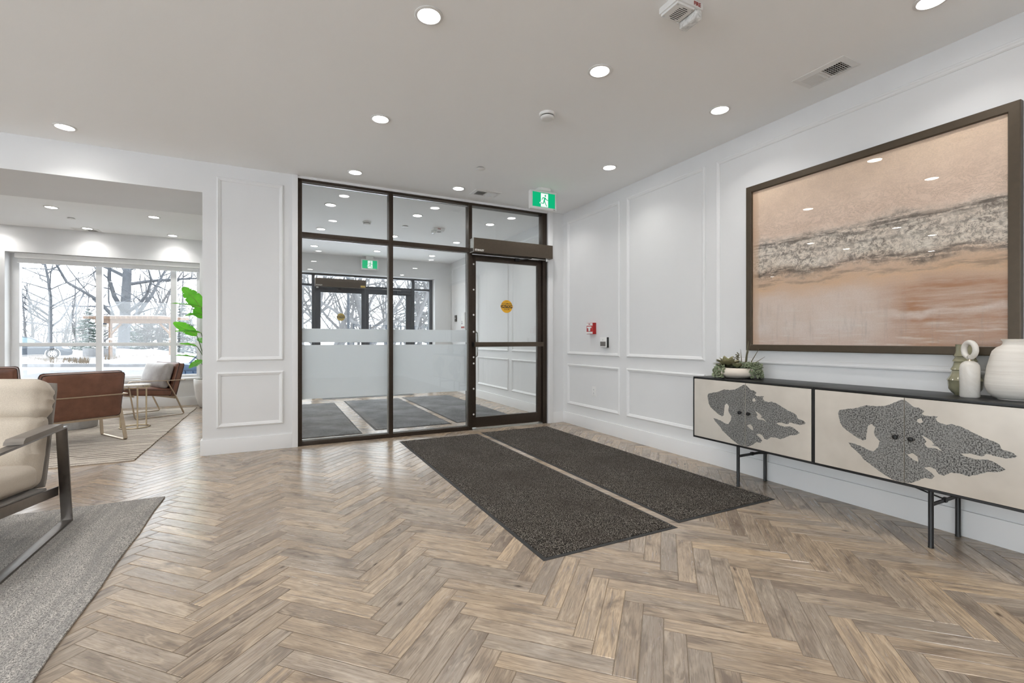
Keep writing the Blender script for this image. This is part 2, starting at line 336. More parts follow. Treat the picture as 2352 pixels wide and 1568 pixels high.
M['tyre'] = plain('tyre_rubber', (0.025, 0.026, 0.028), 0.8, nscale=30, var=0.2)
M['alloy'] = plain('alloy_rim', (0.66, 0.67, 0.68), 0.3, metal=0.6, nscale=20, var=0.05)
M['lampwhite'] = plain('headlamp_lens', (0.70, 0.74, 0.76), 0.2, nscale=20, var=0.05)
M['bluebin'] = plain('blue_plastic', (0.014, 0.042, 0.085), 0.5, nscale=10, var=0.1)
M['bluegrey'] = plain('blue_grey_pole', (0.06, 0.09, 0.14), 0.5, nscale=10, var=0.1)
M['fence'] = plain('dark_blue_fence_metal', (0.012, 0.018, 0.028), 0.5, nscale=10, var=0.1)
M['stone'] = plain('grey_stone', (0.14, 0.143, 0.15), 0.9, nscale=5, var=0.15)
M['drygrass'] = plain('dry_grass', (0.10, 0.075, 0.05), 0.9, nscale=8, var=0.25)
M['facade'] = plain('exterior_cladding', (0.45, 0.45, 0.46), 0.8, nscale=3, var=0.08)

# ------------------------------------------------------------------ mesh helpers
class MB:
    def __init__(s): s.v = []; s.f = []
    def add(s, vs, fs):
        o = len(s.v); s.v += [tuple(p) for p in vs]; s.f += [tuple(i+o for i in f) for f in fs]; return s
    def box(s, x0, x1, y0, y1, z0, z1):
        x0, x1 = sorted((x0, x1)); y0, y1 = sorted((y0, y1)); z0, z1 = sorted((z0, z1))
        return s.add([(x0, y0, z0), (x1, y0, z0), (x1, y1, z0), (x0, y1, z0), (x0, y0, z1), (x1, y0, z1), (x1, y1, z1), (x0, y1, z1)],
                     [(0, 3, 2, 1), (4, 5, 6, 7), (0, 1, 5, 4), (1, 2, 6, 5), (2, 3, 7, 6), (3, 0, 4, 7)])
    def bar(s, a, b, w, h, up=(0, 0, 1)):
        a, b, up = Vector(a), Vector(b), Vector(up); d = (b-a).normalized(); x = d.cross(up).normalized(); y = x.cross(d)
        vs = [p+x*(i*w/2)+y*(j*h/2) for p in (a, b) for i, j in ((-1, -1), (1, -1), (1, 1), (-1, 1))]
        return s.add(vs, [(3, 2, 1, 0), (4, 5, 6, 7), (0, 1, 5, 4), (1, 2, 6, 5), (2, 3, 7, 6), (3, 0, 4, 7)])
    def tube(s, pts, r, n=8, closed=False, caps=True):
        pts = [Vector(p) for p in pts]; m = len(pts); rs = r if hasattr(r, '__len__') else [r]*m
        vs = []; fs = []; u = None
        for i, p in enumerate(pts):
            if closed: d = pts[(i+1) % m]-pts[i-1]
            else: d = pts[min(i+1, m-1)]-pts[max(i-1, 0)]
            d.normalize()
            if u is None: u = d.orthogonal().normalized()
            u = (u-d*u.dot(d)).normalized(); w = d.cross(u)
            for k in range(n):
                a = 2*PI*k/n; vs.append(p+(u*math.cos(a)+w*math.sin(a))*rs[i])
        for i in range(m if closed else m-1):
            for k in range(n):
                j = (i+1) % m; fs.append((i*n+k, i*n+(k+1) % n, j*n+(k+1) % n, j*n+k))
        if caps and not closed:
            fs.append(tuple(range(n))[::-1]); fs.append(tuple((m-1)*n+k for k in range(n)))
        return s.add(vs, fs)
    def lathe(s, prof, n=32, c=(0, 0), cap0=True, cap1=True):
        vs = []; fs = []; m = len(prof)
        for r, z in prof:
            for k in range(n):
                a = 2*PI*k/n; vs.append((c[0]+r*math.cos(a), c[1]+r*math.sin(a), z))
        for i in range(m-1):
            for k in range(n):
                fs.append((i*n+k, i*n+(k+1) % n, (i+1)*n+(k+1) % n, (i+1)*n+k))
        if cap0: fs.append(tuple(range(n))[::-1])
        if cap1: fs.append(tuple((m-1)*n+k for k in range(n)))
        return s.add(vs, fs)
    def prism(s, poly, t, f):
        """poly = 2d outline (or [outline, hole, ...]); f(u, v, d) -> 3d point, d from 0 to t"""
        loops = poly if hasattr(poly[0][0], '__len__') else [poly]
        tri = tessellate_polygon([[Vector((p[0], p[1], 0)) for p in l] for l in loops])
        flat = [p for l in loops for p in l]; n = len(flat)
        vs = [f(p[0], p[1], 0) for p in flat]+[f(p[0], p[1], t) for p in flat]
        fs = [tuple(x) for x in tri]+[tuple(i+n for i in x)[::-1] for x in tri]
        o = 0
        for l in loops:
            k = len(l)
            for i in range(k): fs.append((o+i, o+(i+1) % k, o+(i+1) % k+n, o+i+n))
            o += k
        return s.add(vs, fs)
    def grid(s, nu, nv, f):
        vs = [f(i/nu, j/nv) for j in range(nv+1) for i in range(nu+1)]
        fs = [(j*(nu+1)+i, j*(nu+1)+i+1, (j+1)*(nu+1)+i+1, (j+1)*(nu+1)+i) for j in range(nv) for i in range(nu)]
        return s.add(vs, fs)
    def mesh(s, name, m, smooth=None, bev=0, seg=2, fix=True):
        me = bpy.data.meshes.new(name); me.from_pydata([tuple(p) for p in s.v], [], s.f)
        if bev or fix:
            bm = bmesh.new(); bm.from_mesh(me)
            if fix: bmesh.ops.recalc_face_normals(bm, faces=bm.faces)
            if bev: bmesh.ops.bevel(bm, geom=[e for e in bm.edges if e.is_manifold and e.calc_face_angle(0) > 0.5], offset=bev, segments=seg, profile=0.7, affect='EDGES', clamp_overlap=True)
            bm.to_mesh(me); bm.free()
        if m is not None: me.materials.append(M[m] if isinstance(m, str) else m)
        if smooth or (bev and smooth is None):
            me.polygons.foreach_set('use_smooth', [True]*len(me.polygons)); me.set_sharp_from_angle(angle=math.radians(smooth if smooth and smooth > 1 else 38))
        me.update(); return me
    def build(s, name, m, parent=None, **kw):
        return link(name, s.mesh(name, m, **kw), parent)
def link(name, data, parent=None):
    o = bpy.data.objects.new(name, data); COL.objects.link(o)
    if parent is not None: o.parent = parent
    return o
def tag(o, label, cat, group=None, kind=None):
    if label: o['label'] = label
    if cat: o['category'] = cat
    if group: o['group'] = group
    if kind: o['kind'] = kind
    return o
def thing(name, label, cat, loc=(0, 0, 0), rz=0.0, group=None):
    o = bpy.data.objects.new(name, None); COL.objects.link(o); o.empty_display_size = 0.1
    o.location = loc; o.rotation_euler = (0, 0, rz); return tag(o, label, cat, group)
def struct(o): o['kind'] = 'structure'; return o
def sempty(name, loc=(0, 0, 0)):
    o = bpy.data.objects.new(name, None); COL.objects.link(o); o.location = loc; return struct(o)
def dup(root, loc, rz=None, label=None, group=None, scale=None):
    r = root.copy(); COL.objects.link(r); r.location = loc
    if rz is not None: r.rotation_euler = (0, 0, rz)
    if scale is not None: r.scale = (scale,)*3
    if label: r['label'] = label
    if group: r['group'] = group
    for ch in list(root.children):
        c = ch.copy(); COL.objects.link(c); c.parent = r
        for g in list(ch.children):
            d = g.copy(); COL.objects.link(d); d.parent = c
    return r
def text(name, s, size, m, parent, mat, align='CENTER', bold=0.0, depth=0.0004):
    cu = bpy.data.curves.new(name, 'FONT'); cu.body = s; cu.size = size; cu.align_x = align; cu.align_y = 'CENTER'; cu.offset = bold; cu.extrude = depth; cu.resolution_u = 3
    o = bpy.data.objects.new(name+'_tmp', cu); COL.objects.link(o)
    dg = bpy.context.evaluated_depsgraph_get(); me = bpy.data.meshes.new_from_object(o.evaluated_get(dg))
    bpy.data.objects.remove(o); bpy.data.curves.remove(cu)
    me.name = name; me.materials.clear(); me.materials.append(M[m]); r = link(name, me, parent); r.matrix_local = mat; r['kind'] = 'stuff'; return r
def frame_m(o, x, y):
    """matrix with text-x along x, text-y along y"""
    x, y = Vector(x), Vector(y); z = x.cross(y); m = Matrix((x, y, z)).transposed().to_4x4(); m.translation = o; return m
def rbox(w, d, h, r=0.03, n=10, puff=(0, 0, 0), fn=None):
    """rounded cushion centred on the origin; puff bulges the faces"""
    mb = MB(); idx = {}
    def key(p): return (round(p[0], 5), round(p[1], 5), round(p[2], 5))
    def pt(u, v, wv):
        p = Vector((u*w/2, v*d/2, wv*h/2))
        inner = Vector((max(-w/2+r, min(w/2-r, p.x)), max(-d/2+r, min(d/2-r, p.y)), max(-h/2+r, min(h/2-r, p.z))))
        q = p-inner
        if q.length > 1e-9: p = inner+q.normalized()*r
        f = (1-u*u), (1-v*v), (1-wv*wv)
        p.x += puff[0]*(1 if u > 0 else -1)*abs(u)**3*f[1]*f[2]; p.y += puff[1]*(1 if v > 0 else -1)*abs(v)**3*f[0]*f[2]; p.z += puff[2]*(1 if wv > 0 else -1)*abs(wv)**3*f[0]*f[1]
        if fn: p = Vector(fn(p, u, v, wv))
        return p
    def gv(u, v, x):
        k = key((u, v, x))
        if k not in idx: idx[k] = len(mb.v); mb.v.append(tuple(pt(u, v, x)))
        return idx[k]
    # spacing denser to the edges
    t = [math.sin(PI/2*(-1+2*i/n))*0.35+(-1+2*i/n)*0.65 for i in range(n+1)]
    for i in range(n):
        for j in range(n):
            a, b, c, e = t[i], t[i+1], t[j], t[j+1]
            for s in (-1, 1):
                for ax in range(3):
                    q = [(a, c), (b, c), (b, e), (a, e)]
                    ids = []
                    for (p0, p1) in q:
                        u = [0, 0, 0]; u[ax] = s; u[(ax+1) % 3] = p0; u[(ax+2) % 3] = p1; ids.append(gv(*u))
                    mb.f.append(tuple(ids if s > 0 else ids[::-1]))
    return mb
def moved(mb, mat):
    mb.v = [tuple(mat @ Vector(p)) for p in mb.v]; return mb

# ------------------------------------------------------------------ room dimensions
XR, YF, H = 3.376, 5.163, 2.74
XL, YB = -6.0, -3.6
XS = -0.62            # end of the wall stub beside the lounge
YL = 9.273            # lounge window wall
XV0, YV = -0.10, 9.645
ZB, YB2 = 2.452, 6.11 # dropped beam

def rects_wall(name, xs, zs, skip, y0, y1, m='wall', axis='y'):
    """wall of grid cells (xs by zs) with the skipped cells left open, as one connected mesh"""
    mb = MB(); nx, nz = len(xs)-1, len(zs)-1; idx = {}
    def V(i, k, s):
        key = (i, k, s)
        if key not in idx:
            idx[key] = len(mb.v); y = y0 if s == 0 else y1
            mb.v.append((xs[i], y, zs[k]) if axis == 'y' else (y, xs[i], zs[k]))
        return idx[key]
    full = lambda i, k: 0 <= i < nx and 0 <= k < nz and (i, k) not in skip
    for i in range(nx):
        for k in range(nz):
            if not full(i, k): continue
            mb.f.append((V(i, k, 0), V(i+1, k, 0), V(i+1, k+1, 0), V(i, k+1, 0))); mb.f.append((V(i, k, 1), V(i, k+1, 1), V(i+1, k+1, 1), V(i+1, k, 1)))
            if not full(i-1, k): mb.f.append((V(i, k, 0), V(i, k+1, 0), V(i, k+1, 1), V(i, k, 1)))
            if not full(i+1, k): mb.f.append((V(i+1, k, 0), V(i+1, k, 1), V(i+1, k+1, 1), V(i+1, k+1, 0)))
            if not full(i, k-1): mb.f.append((V(i, k, 0), V(i, k, 1), V(i+1, k, 1), V(i+1, k, 0)))
            if not full(i, k+1): mb.f.append((V(i, k+1, 0), V(i+1, k+1, 0), V(i+1, k+1, 1), V(i, k+1, 1)))
    return struct(mb.build(name, m))

# floor slab (grout level) and tiles
floor = struct(MB().box(XL-0.2, XR+0.2, YB-0.2, 10.0, -0.15, -0.0022).build('floor', 'grout'))
TL_, TW_ = 0.4543, 0.0783
def clip(poly, ax, lim, keep_less):
    out = []; n = len(poly)
    for i in range(n):
        a, b = poly[i], poly[(i+1) % n]; ia = (a[ax] <= lim) == keep_less; ib = (b[ax] <= lim) == keep_less
        if ia: out.append(a)
        if ia != ib:
            t = (lim-a[ax])/(b[ax]-a[ax]); out.append((a[0]+t*(b[0]-a[0]), a[1]+t*(b[1]-a[1])))
    return out
def cliprect(poly, x0, x1, y0, y1):
    for ax, lim, kl in ((0, x0, False), (0, x1, True), (1, y0, False), (1, y1, True)):
        poly = clip(poly, ax, lim, kl)
        if len(poly) < 3: return []
    return poly
def area(p): return abs(sum(p[i][0]*p[(i+1) % len(p)][1]-p[(i+1) % len(p)][0]*p[i][1] for i in range(len(p))))/2
def inset(poly, d):
    n = len(poly); c = Vector((sum(p[0] for p in poly)/n, sum(p[1] for p in poly)/n)); out = []
    for i in range(n):
        p0, p1, p2 = Vector(poly[i-1]), Vector(poly[i]), Vector(poly[(i+1) % n])
        e1, e2 = (p1-p0), (p2-p1)
        if e1.length < 1e-6 or e2.length < 1e-6: out.append(tuple(p1)); continue
        e1.normalize(); e2.normalize(); n1, n2 = Vector((-e1.y, e1.x)), Vector((-e2.y, e2.x))
        if n1.dot(c-p1) < 0: n1, n2 = -n1, -n2
        b = (n1+n2); l = max(0.3, 1+n1.dot(n2)); out.append(tuple(p1+b*(d/l)))
    return out
def proj(x, y, z=0.0):
    s, c = math.sin(CAM_YAW), math.cos(CAM_YAW); d = x*s+y*c; r = x*c-y*s
    if d < 0.05: return None
    return (1176+CAM_F*r/d, 780.5-CAM_F*(z-CAM_H)/d)
def tile_geo(poly, org, ang):
    """verts, faces, uvs (board-length, board-width) of one tile with eased edges"""
    p0 = inset(poly, 0.0011); p1 = inset(poly, 0.0030); n = len(poly)
    vs = [(x, y, -0.004) for x, y in p0]+[(x, y, -0.0012) for x, y in p0]+[(x, y, 0.0) for x, y in p1]
    fs = [tuple(2*n+i for i in range(n))]+[(k*n+i, k*n+(i+1) % n, (k+1)*n+(i+1) % n, (k+1)*n+i) for k in (0, 1) for i in range(n)]
    ca, sa = math.cos(ang), math.sin(ang)
    uv = [((x-org[0])*ca+(y-org[1])*sa, -(x-org[0])*sa+(y-org[1])*ca) for x, y, z in vs]
    return vs, fs, uv
def tile_mesh(name, geos, tids):
    me = bpy.data.meshes.new(name); V, F, UV, T = [], [], [], []
    for (vs, fs, uv), tid in zip(geos, tids):
        o = len(V); V += vs; F += [tuple(i+o for i in f) for f in fs]; UV += uv; T += [tid]*len(fs)
    me.from_pydata(V, [], F); me.materials.append(M['tile'])
    ul = me.uv_layers.new(name='UVMap'); li = np.zeros(len(me.loops), dtype=np.int32); me.loops.foreach_get('vertex_index', li)
    ul.data.foreach_set('uv', np.array(UV, dtype=np.float32)[li].ravel())
    at = me.attributes.new('tid', 'FLOAT', 'FACE'); at.data.foreach_set('value', np.array(T, dtype=np.float32)); me.update(); return me
def lay_tiles():
    r2 = math.sqrt(2); step = TW_*r2; per = TL_*r2; tiles = []
    ux, vx = (1/r2, 1/r2), (1/r2, -1/r2)
    covers = [(1.15, 2.09, 1.93, 4.95), (2.1, 3.02, 1.98, 4.99), (-3.4, -0.68, 0.9, 3.92), (-4.4, -1.13, 5.22, 8.85)]
    for i in range(-11, 8):
        for j in range(-60, 90):
            ax, ay = -0.322+i*per, 1.852+j*step
            A = [(ax, ay), (ax+vx[0]*TW_, ay+vx[1]*TW_), (ax+vx[0]*TW_+ux[0]*TL_, ay+vx[1]*TW_+ux[1]*TL_), (ax+ux[0]*TL_, ay+ux[1]*TL_)]
            bx, by = ax-vx[0]*TL_, ay-vx[1]*TL_
            B = [(bx, by), (ax, ay), (ax+ux[0]*TW_, ay+ux[1]*TW_), (bx+ux[0]*TW_, by+ux[1]*TW_)]
            for P, ang in ((A, PI/4), (B, -PI/4)):
                cx, cy = sum(p[0] for p in P)/4, sum(p[1] for p in P)/4
                xs = [p[0] for p in P]; ys = [p[1] for p in P]
                pieces = []
                if max(ys) <= YF+0.03: pieces.append(cliprect(P, XL, XR, YB, YF+0.03))
                elif max(xs) <= XS: pieces.append(cliprect(P, XL, XS, YB, YL))
                else:
                    pieces.append(cliprect(P, XL, XS, YB, YL)); pieces.append(cliprect(P, XS, XR, YB, YF+0.03)); pieces.append(cliprect(P, XV0, XR, 5.27, YV+0.2))
                for Q in pieces:
                    if len(Q) < 3 or area(Q) < 2e-4: continue
                    q2 = []
                    for p in Q:
                        if not q2 or (Vector(p)-Vector(q2[-1])).length > 1e-4: q2.append(p)
                    if (Vector(q2[0])-Vector(q2[-1])).length < 1e-4: q2.pop()
                    if len(q2) < 3: continue
                    full = abs(area(q2)-TL_*TW_) < 1e-6
                    sc = [proj(*p) for p in q2]; a = 0.0
                    if all(sc):
                        mx, my = sum(p[0] for p in sc)/len(sc), sum(p[1] for p in sc)/len(sc)
                        if -30 < mx < 2382 and 780 < my < 1590 and not any(c[0] < cx < c[1] and c[2] < cy < c[3] for c in covers): a = area(sc)
                    tiles.append((a, q2, (cx, cy), ang, full))
    tiles.sort(key=lambda t: -t[0])
    w, d = TL_/2, TW_/2
    shared = tile_mesh('tile', [tile_geo([(-w, -d), (w, -d), (w, d), (-w, d)], (0, 0), 0)], [0.0])
    n = 0; rest = []
    for k, (a, q, c, ang, full) in enumerate(tiles):
        if n < 300 and a > 0:
            if full:
                o = link('tile', shared, floor); o.location = (c[0], c[1], 0); o.rotation_euler = (0, 0, ang)
            else:
                o = link('tile', tile_mesh('tile', [tile_geo([(p[0]-c[0], p[1]-c[1]) for p in q], (0, 0), ang)], [0.0]), floor); o.location = (c[0], c[1], 0)
            n += 1
        else: rest.append((tile_geo(q, c, ang), (k*0.6180339) % 1.0+k*0.013))
    o = link('tiles_beyond', tile_mesh('tiles_beyond', [r[0] for r in rest], [r[1] for r in rest]), floor); o['kind'] = 'stuff'
lay_tiles()

# ceiling, walls, beam
struct(MB().box(XL-0.2, XR+0.2, YB-0.2, 10.0, H, H+0.2).build('ceiling', 'ceil'))
wall_right = struct(MB().box(XR, XR+0.2, YB, 9.99, -0.14, H).build('wall_right', 'wall'))
# the two walls behind the viewpoint get wide windows, added for even daylight fill
LW, BW = [-3.4+1.7*k for k in range(5)], [-5.7+2.2*k for k in range(3)]
rects_wall('wall_left', [YB]+[LW[0], LW[-1]]+[9.6], [-0.14, 0.08, 2.6, H], {(1, 1)}, XL-0.2, XL, axis='x')
rects_wall('wall_back', [XL-0.2, BW[0], BW[-1], XR+0.2], [-0.14, 0.08, 2.6, H], {(1, 1)}, YB-0.2, YB)
def fill_window(name, cuts, f):
    w = sempty(name); z0, z1 = 0.08, 2.6
    def b(nm, m, u0, u1, d0, d1, za, zb):
        p, q = f(u0, d0), f(u1, d1); MB().box(p[0], q[0], p[1], q[1], za, zb).build(nm, m, w)
    for u in cuts: b('mullion', 'winframe', u-0.035 if u > cuts[0] else u, u+0.035 if u < cuts[-1] else u, 0.08, 0.15, z0, z1)
    for a, c in zip(cuts[:-1], cuts[1:]):
        b('frame_sill', 'winframe', a+0.035, c-0.035, 0.08, 0.15, z0, z0+0.05); b('frame_head', 'winframe', a+0.035, c-0.035, 0.08, 0.15, z1-0.05, z1)
        b('glass_pane', 'glass', a+0.035, c-0.035, 0.112, 0.118, z0+0.05, z1-0.05)
fill_window('fill_window_left', LW, lambda u, d: (XL-d, u)); fill_window('fill_window_back', BW, lambda u, d: (u, YB-d))
wall_front = struct(MB().box(XS, 0.188, YF, 5.33, -0.01, H).build('wall_front', 'wall'))
struct(MB().box(3.129, XR, YF, 5.33, -0.01, H).build('wall_front_corner', 'wall'))
struct(MB().box(0.188, 3.129, YF, 5.33, 2.716, H).build('wall_above_glass', 'wall'))
struct(MB().box(XS, XV0, 5.33, 9.6, -0.01, H).build('wall_divider', 'wall'))
struct(MB().box(XL, XS, YF, YB2, ZB, H).build('wall_beam', 'wall'))
rects_wall('wall_lounge', [XL, -3.50, -1.15, XS], [-0.14, 0.45, 2.36, H], {(1, 1)}, YL, YL+0.33)
rects_wall('wall_vestibule', [XV0, 0.21, 3.03, XR], [-0.14, 0.0, 2.385, H], {(1, 1)}, YV, YV+0.34)
struct(MB().box(-3.50, -1.15, YL-0.03, YL+0.20, 0.42, 0.452).build('window_sill', 'trim', bev=0.004))

# baseboards and casings
struct(MB().box(XR-0.016, XR, YB, YF, 0.0, 0.142).build('baseboard_right', 'trim', bev=0.003))
struct(MB().box(XR-0.016, XR, 5.33, YV, 0.0, 0.142).build('baseboard_vestibule', 'trim', bev=0.003))
struct(MB().prism([(XS-0.016, YF-0.016), (0.136, YF-0.016), (0.136, YF), (XS, YF), (XS, 5.33), (XS-0.016, 5.33)], 0.142, lambda u, v, d: (u, v, d)).build('baseboard_front', 'trim', bev=0.003))
struct(MB().box(3.204, XR-0.016, YF-0.016, YF, 0, 0.142).build('baseboard_corner', 'trim', bev=0.003))
struct(MB().box(XL, XS, YL-0.016, YL, 0, 0.142).build('baseboard_lounge', 'trim', bev=0.003))
struct(MB().box(3.03, XR-0.016, YV-0.016, YV, 0, 0.142).build('baseboard_far', 'trim', bev=0.003))
struct(MB().box(0.136, 0.188, YF-0.018, YF+0.01, 0.0, H-0.001).build('trim_1', 'trim', bev=0.003))
struct(MB().box(3.129, 3.204, YF-0.018, YF+0.01, 0.0, H-0.001).build('trim_2', 'trim', bev=0.003))

# picture-frame mouldings on the panelled walls
PROF = [(0.0, -0.002), (0.0, 0.007), (0.006, 0.014), (0.014, 0.016), (0.021, 0.011), (0.029, 0.009), (0.036, 0.004), (0.038, -0.002)]
def moulding(parent, u0, u1, z0, z1, f):
    mb = MB(); n = len(PROF)
    for o, hh in PROF:
        for (u, z) in ((u0+o, z0+o), (u1-o, z0+o), (u1-o, z1-o), (u0+o, z1-o)): mb.v.append(f(u, z, hh))
    for i in range(n-1):
        for k in range(4): mb.f.append((i*4+k, i*4+(k+1) % 4, (i+1)*4+(k+1) % 4, (i+1)*4+k))
    for k in range(4): mb.f.append(((n-1)*4+k, (n-1)*4+(k+1) % 4, (k+1) % 4, k))
    return mb.build('panel_moulding', 'trim', parent)
fr = lambda u, z, hh: (XR-hh, u, z)
for y0, y1 in ((4.034, 5.063), (2.889, 3.918), (0.62, 2.774), (-1.70, 0.50), (6.80, 8.09), (5.42, 6.67), (8.22, 9.50)):
    moulding(wall_right, y0, y1, 0.892, 2.612, fr); moulding(wall_right, y0, y1, 0.252, 0.772, fr)
ff = lambda u, z, hh: (u, YF-hh, z)
moulding(wall_front, -0.508, 0.057, 0.878, 2.618, ff); moulding(wall_front, -0.508, 0.057, 0.247, 0.77, ff)

# ------------------------------------------------------------------ inner glazed entrance
GY = 5.23; F0, F1 = 5.178, 5.282
w1 = sempty('window_1', (0, GY, 0))
def at(parent, name, m, box, **kw):
    """box given in world coordinates, stored relative to its parent (chain of unrotated parents)"""
    p = Vector((0, 0, 0)); q = parent
    while q is not None: p += q.location; q = q.parent
    x0, x1, y0, y1, z0, z1 = box
    return MB().box(x0-p.x, x1-p.x, y0-p.y, y1-p.y, z0-p.z, z1-p.z).build(name, m, parent, **kw)
BV = dict(bev=0.0025)
at(w1, 'jamb', 'bronze', (0.188, 0.228, F0, F1, 0, 2.716), **BV); at(w1, 'jamb', 'bronze', (3.066, 3.129, F0, F1, 0, 2.716), **BV)
at(w1, 'mullion', 'bronze', (1.102, 1.146, F0-0.004, F1, 0, 2.69), **BV); at(w1, 'mullion', 'bronze', (2.041, 2.084, F0-0.004, F1, 0, 2.69), **BV)
at(w1, 'head_rail', 'bronze', (0.228, 3.066, F0, F1, 2.688, 2.716), **BV)
for a, b in ((0.228, 1.102), (1.146, 2.041)):
    at(w1, 'transom_bar', 'bronze', (a, b, F0, F1, 2.125, 2.178), **BV); at(w1, 'sill_rail', 'bronze', (a, b, F0, F1, 0, 0.046), **BV)
at(w1, 'transom_bar', 'bronze', (2.084, 3.066, F0, F1, 2.125, 2.178), **BV)
for a, b in ((0.228, 1.102), (1.146, 2.041), (2.084, 3.066)): at(w1, 'glass_pane', 'glass', (a, b, GY-0.003, GY+0.003, 2.178, 2.688))
for a, b in ((0.228, 1.102), (1.146, 2.041)):
    at(w1, 'glass_pane', 'glass', (a, b, GY-0.003, GY+0.003, 0.046, 2.125))
    at(w1, 'frosted_film', 'frost', (a+0.002, b-0.002, GY+0.0032, GY+0.0040, 1.053, 1.196)); at(w1, 'frosted_film', 'frost', (a+0.002, b-0.002, GY+0.0032, GY+0.0040, 0.468, 1.026))
    for z0, z1 in ((0.046, 0.054), (2.117, 2.125), (2.680, 2.688)):
        at(w1, 'glazing_bead', 'steel', (a, b, GY-0.014, GY-0.004, z0, z1))
    at(w1, 'glazing_bead', 'steel', (b-0.008, b, GY-0.014, GY-0.004, 0.054, 2.117))

d1 = sempty('door_1', (2.575, GY-0.01, 0)); D0, D1 = GY-0.032, GY+0.012
at(d1, 'stile', 'bronze', (2.088, 2.142, D0, D1, 0.024, 2.105), **BV); at(d1, 'stile', 'bronze', (3.000, 3.062, D0, D1, 0.024, 2.105), **BV)
at(d1, 'bottom_rail', 'bronze', (2.142, 3.000, D0, D1, 0.024, 0.146), **BV); at(d1, 'top_rail', 'bronze', (2.142, 3.000, D0, D1, 2.034, 2.105), **BV)
at(d1, 'glass_pane', 'glass', (2.142, 3.000, GY-0.013, GY-0.007, 0.146, 2.034))
at(d1, 'bottom_sweep', 'steel', (2.142, 3.000, D0-0.004, D0+0.012, 0.010, 0.024))
pb = at(d1, 'push_bar', 'op_box', (2.092, 3.035, 5.100, 5.135, 0.996, 1.052), **BV)
for x0, x1 in ((2.092, 2.125), (3.004, 3.035)): at(d1, 'bar_bracket', 'black', (x0, x1, 5.135, D0, 0.998, 1.050))
hp = [Vector((2.160, GY+0.03, 1.175))+Vector(p) for p in ((-0.02, -0.02, 0), (0.01, 0, 0), (0.027, 0.012, -0.012), (0.032, 0.015, -0.035), (0.032, 0.015, -0.265), (0.027, 0.012, -0.288), (0.01, 0, -0.3), (-0.02, -0.02, -0.3))]
MB().tube([p-Vector(d1.location) for p in hp], 0.010, 10).build('pull_handle', 'steel', d1, smooth=1)
for z in (1.99, 1.683, 1.379, 1.176, 0.87, 0.795, 0.49, 0.182):
    s = MB().lathe([(0.011, 0), (0.011, 0.003), (0.006, 0.006), (0.0, 0.0065)], 14, cap1=False).build('screw_cap', 'wplastic', d1, smooth=1)
    s.location = (2.112-2.575, D0-d1.location.y, z); s.rotation_euler = (PI/2, 0, 0)
def sticker(parent, x, y, z, r, m):
    s = MB().lathe([(r, 0), (r, 0.0008)], 40).build('caution_sticker', m, parent); s.location = (x-parent.location.x, y-parent.location.y, z); s.rotation_euler = (PI/2, 0, 0)
    MB().box(-r*0.985, r*0.985, -r*0.25, r*0.25, 0.0008, 0.0013).build('sticker_band', 'blackprint', s)
    k = r/0.08; X, Y = (1, 0, 0), (0, 1, 0)
    text('lettering', 'CAUTION', 0.040*k, m, s, frame_m((0, 0, 0.0016), X, Y), bold=0.0006*k)
    text('lettering', 'AUTOMATIC', 0.024*k, 'blackprint', s, frame_m((0, r*0.44, 0.0011), X, Y), bold=0.0004*k)
    text('lettering', 'DOOR', 0.026*k, 'blackprint', s, frame_m((0, -r*0.46, 0.0011), X, Y), bold=0.0004*k)
    text('lettering', 'STANLEY', 0.011*k, 'blackprint', s, frame_m((0, r*0.78, 0.0011), X, Y))
    return s
sticker(d1, 2.565, GY-0.0135, 1.496, 0.080, 'yellow')
MB().box(2.09, 3.06, 5.17, 5.29, -0.002, 0.010).build('door_threshold', 'steel', bev=0.002)
struct(bpy.data.objects['door_threshold'])

def operator(x0, x1, yb, depth, z0, z1, label, hinge_right=True, tagm=False):
    t = thing('door_operator', label, 'door operator', ((x0+x1)/2, yb, z0)); w = (x1-x0)/2; hh = z1-z0
    MB().box(-w+0.006, w-0.004, -depth, 0, 0, hh).build('cover', 'op_box', t, bev=0.004)
    MB().box(-w, -w+0.006, -depth+0.003, 0, 0.002, hh-0.002).build('end_cap', 'steel', t, bev=0.002)
    text('lettering', 'STANLEY', 0.028, 'whiteprint', t, frame_m((-w+0.018, -depth-0.0006, 0.024), (1, 0, 0), (0, 0, 1)), align='LEFT', bold=0.0012)
    s = 1 if hinge_right else -1
    pts = [(s*(w-0.05), -0.06, -0.012), (s*(w-0.30), -0.10, -0.016), (s*(w-0.46), -0.005, -0.030)]
    MB().lathe([(0.022, -0.03), (0.022, 0.002)], 16, c=pts[0][:2]).build('spindle', 'steel', t, smooth=1)
    MB().bar(pts[0], pts[1], 0.022, 0.008).build('arm', 'steel' if hinge_right else 'bronze_ext', t, bev=0.002)
    MB().bar(pts[1], pts[2], 0.018, 0.008).build('arm', 'black', t, bev=0.002)
    MB().box(pts[2][0]-0.03, pts[2][0]+0.03, -0.03, 0.0, -0.05, -0.012).build('arm_shoe', 'black', t, bev=0.003)
    if tagm: MB().box(w-0.11, w-0.02, -depth-0.0008, -depth, 0.012, 0.05).build('warning_label', 'yellow2', t)
    return t
operator(2.050, 3.142, F0, 0.13, 2.110, 2.278, 'brown door operator box over the single glass door')

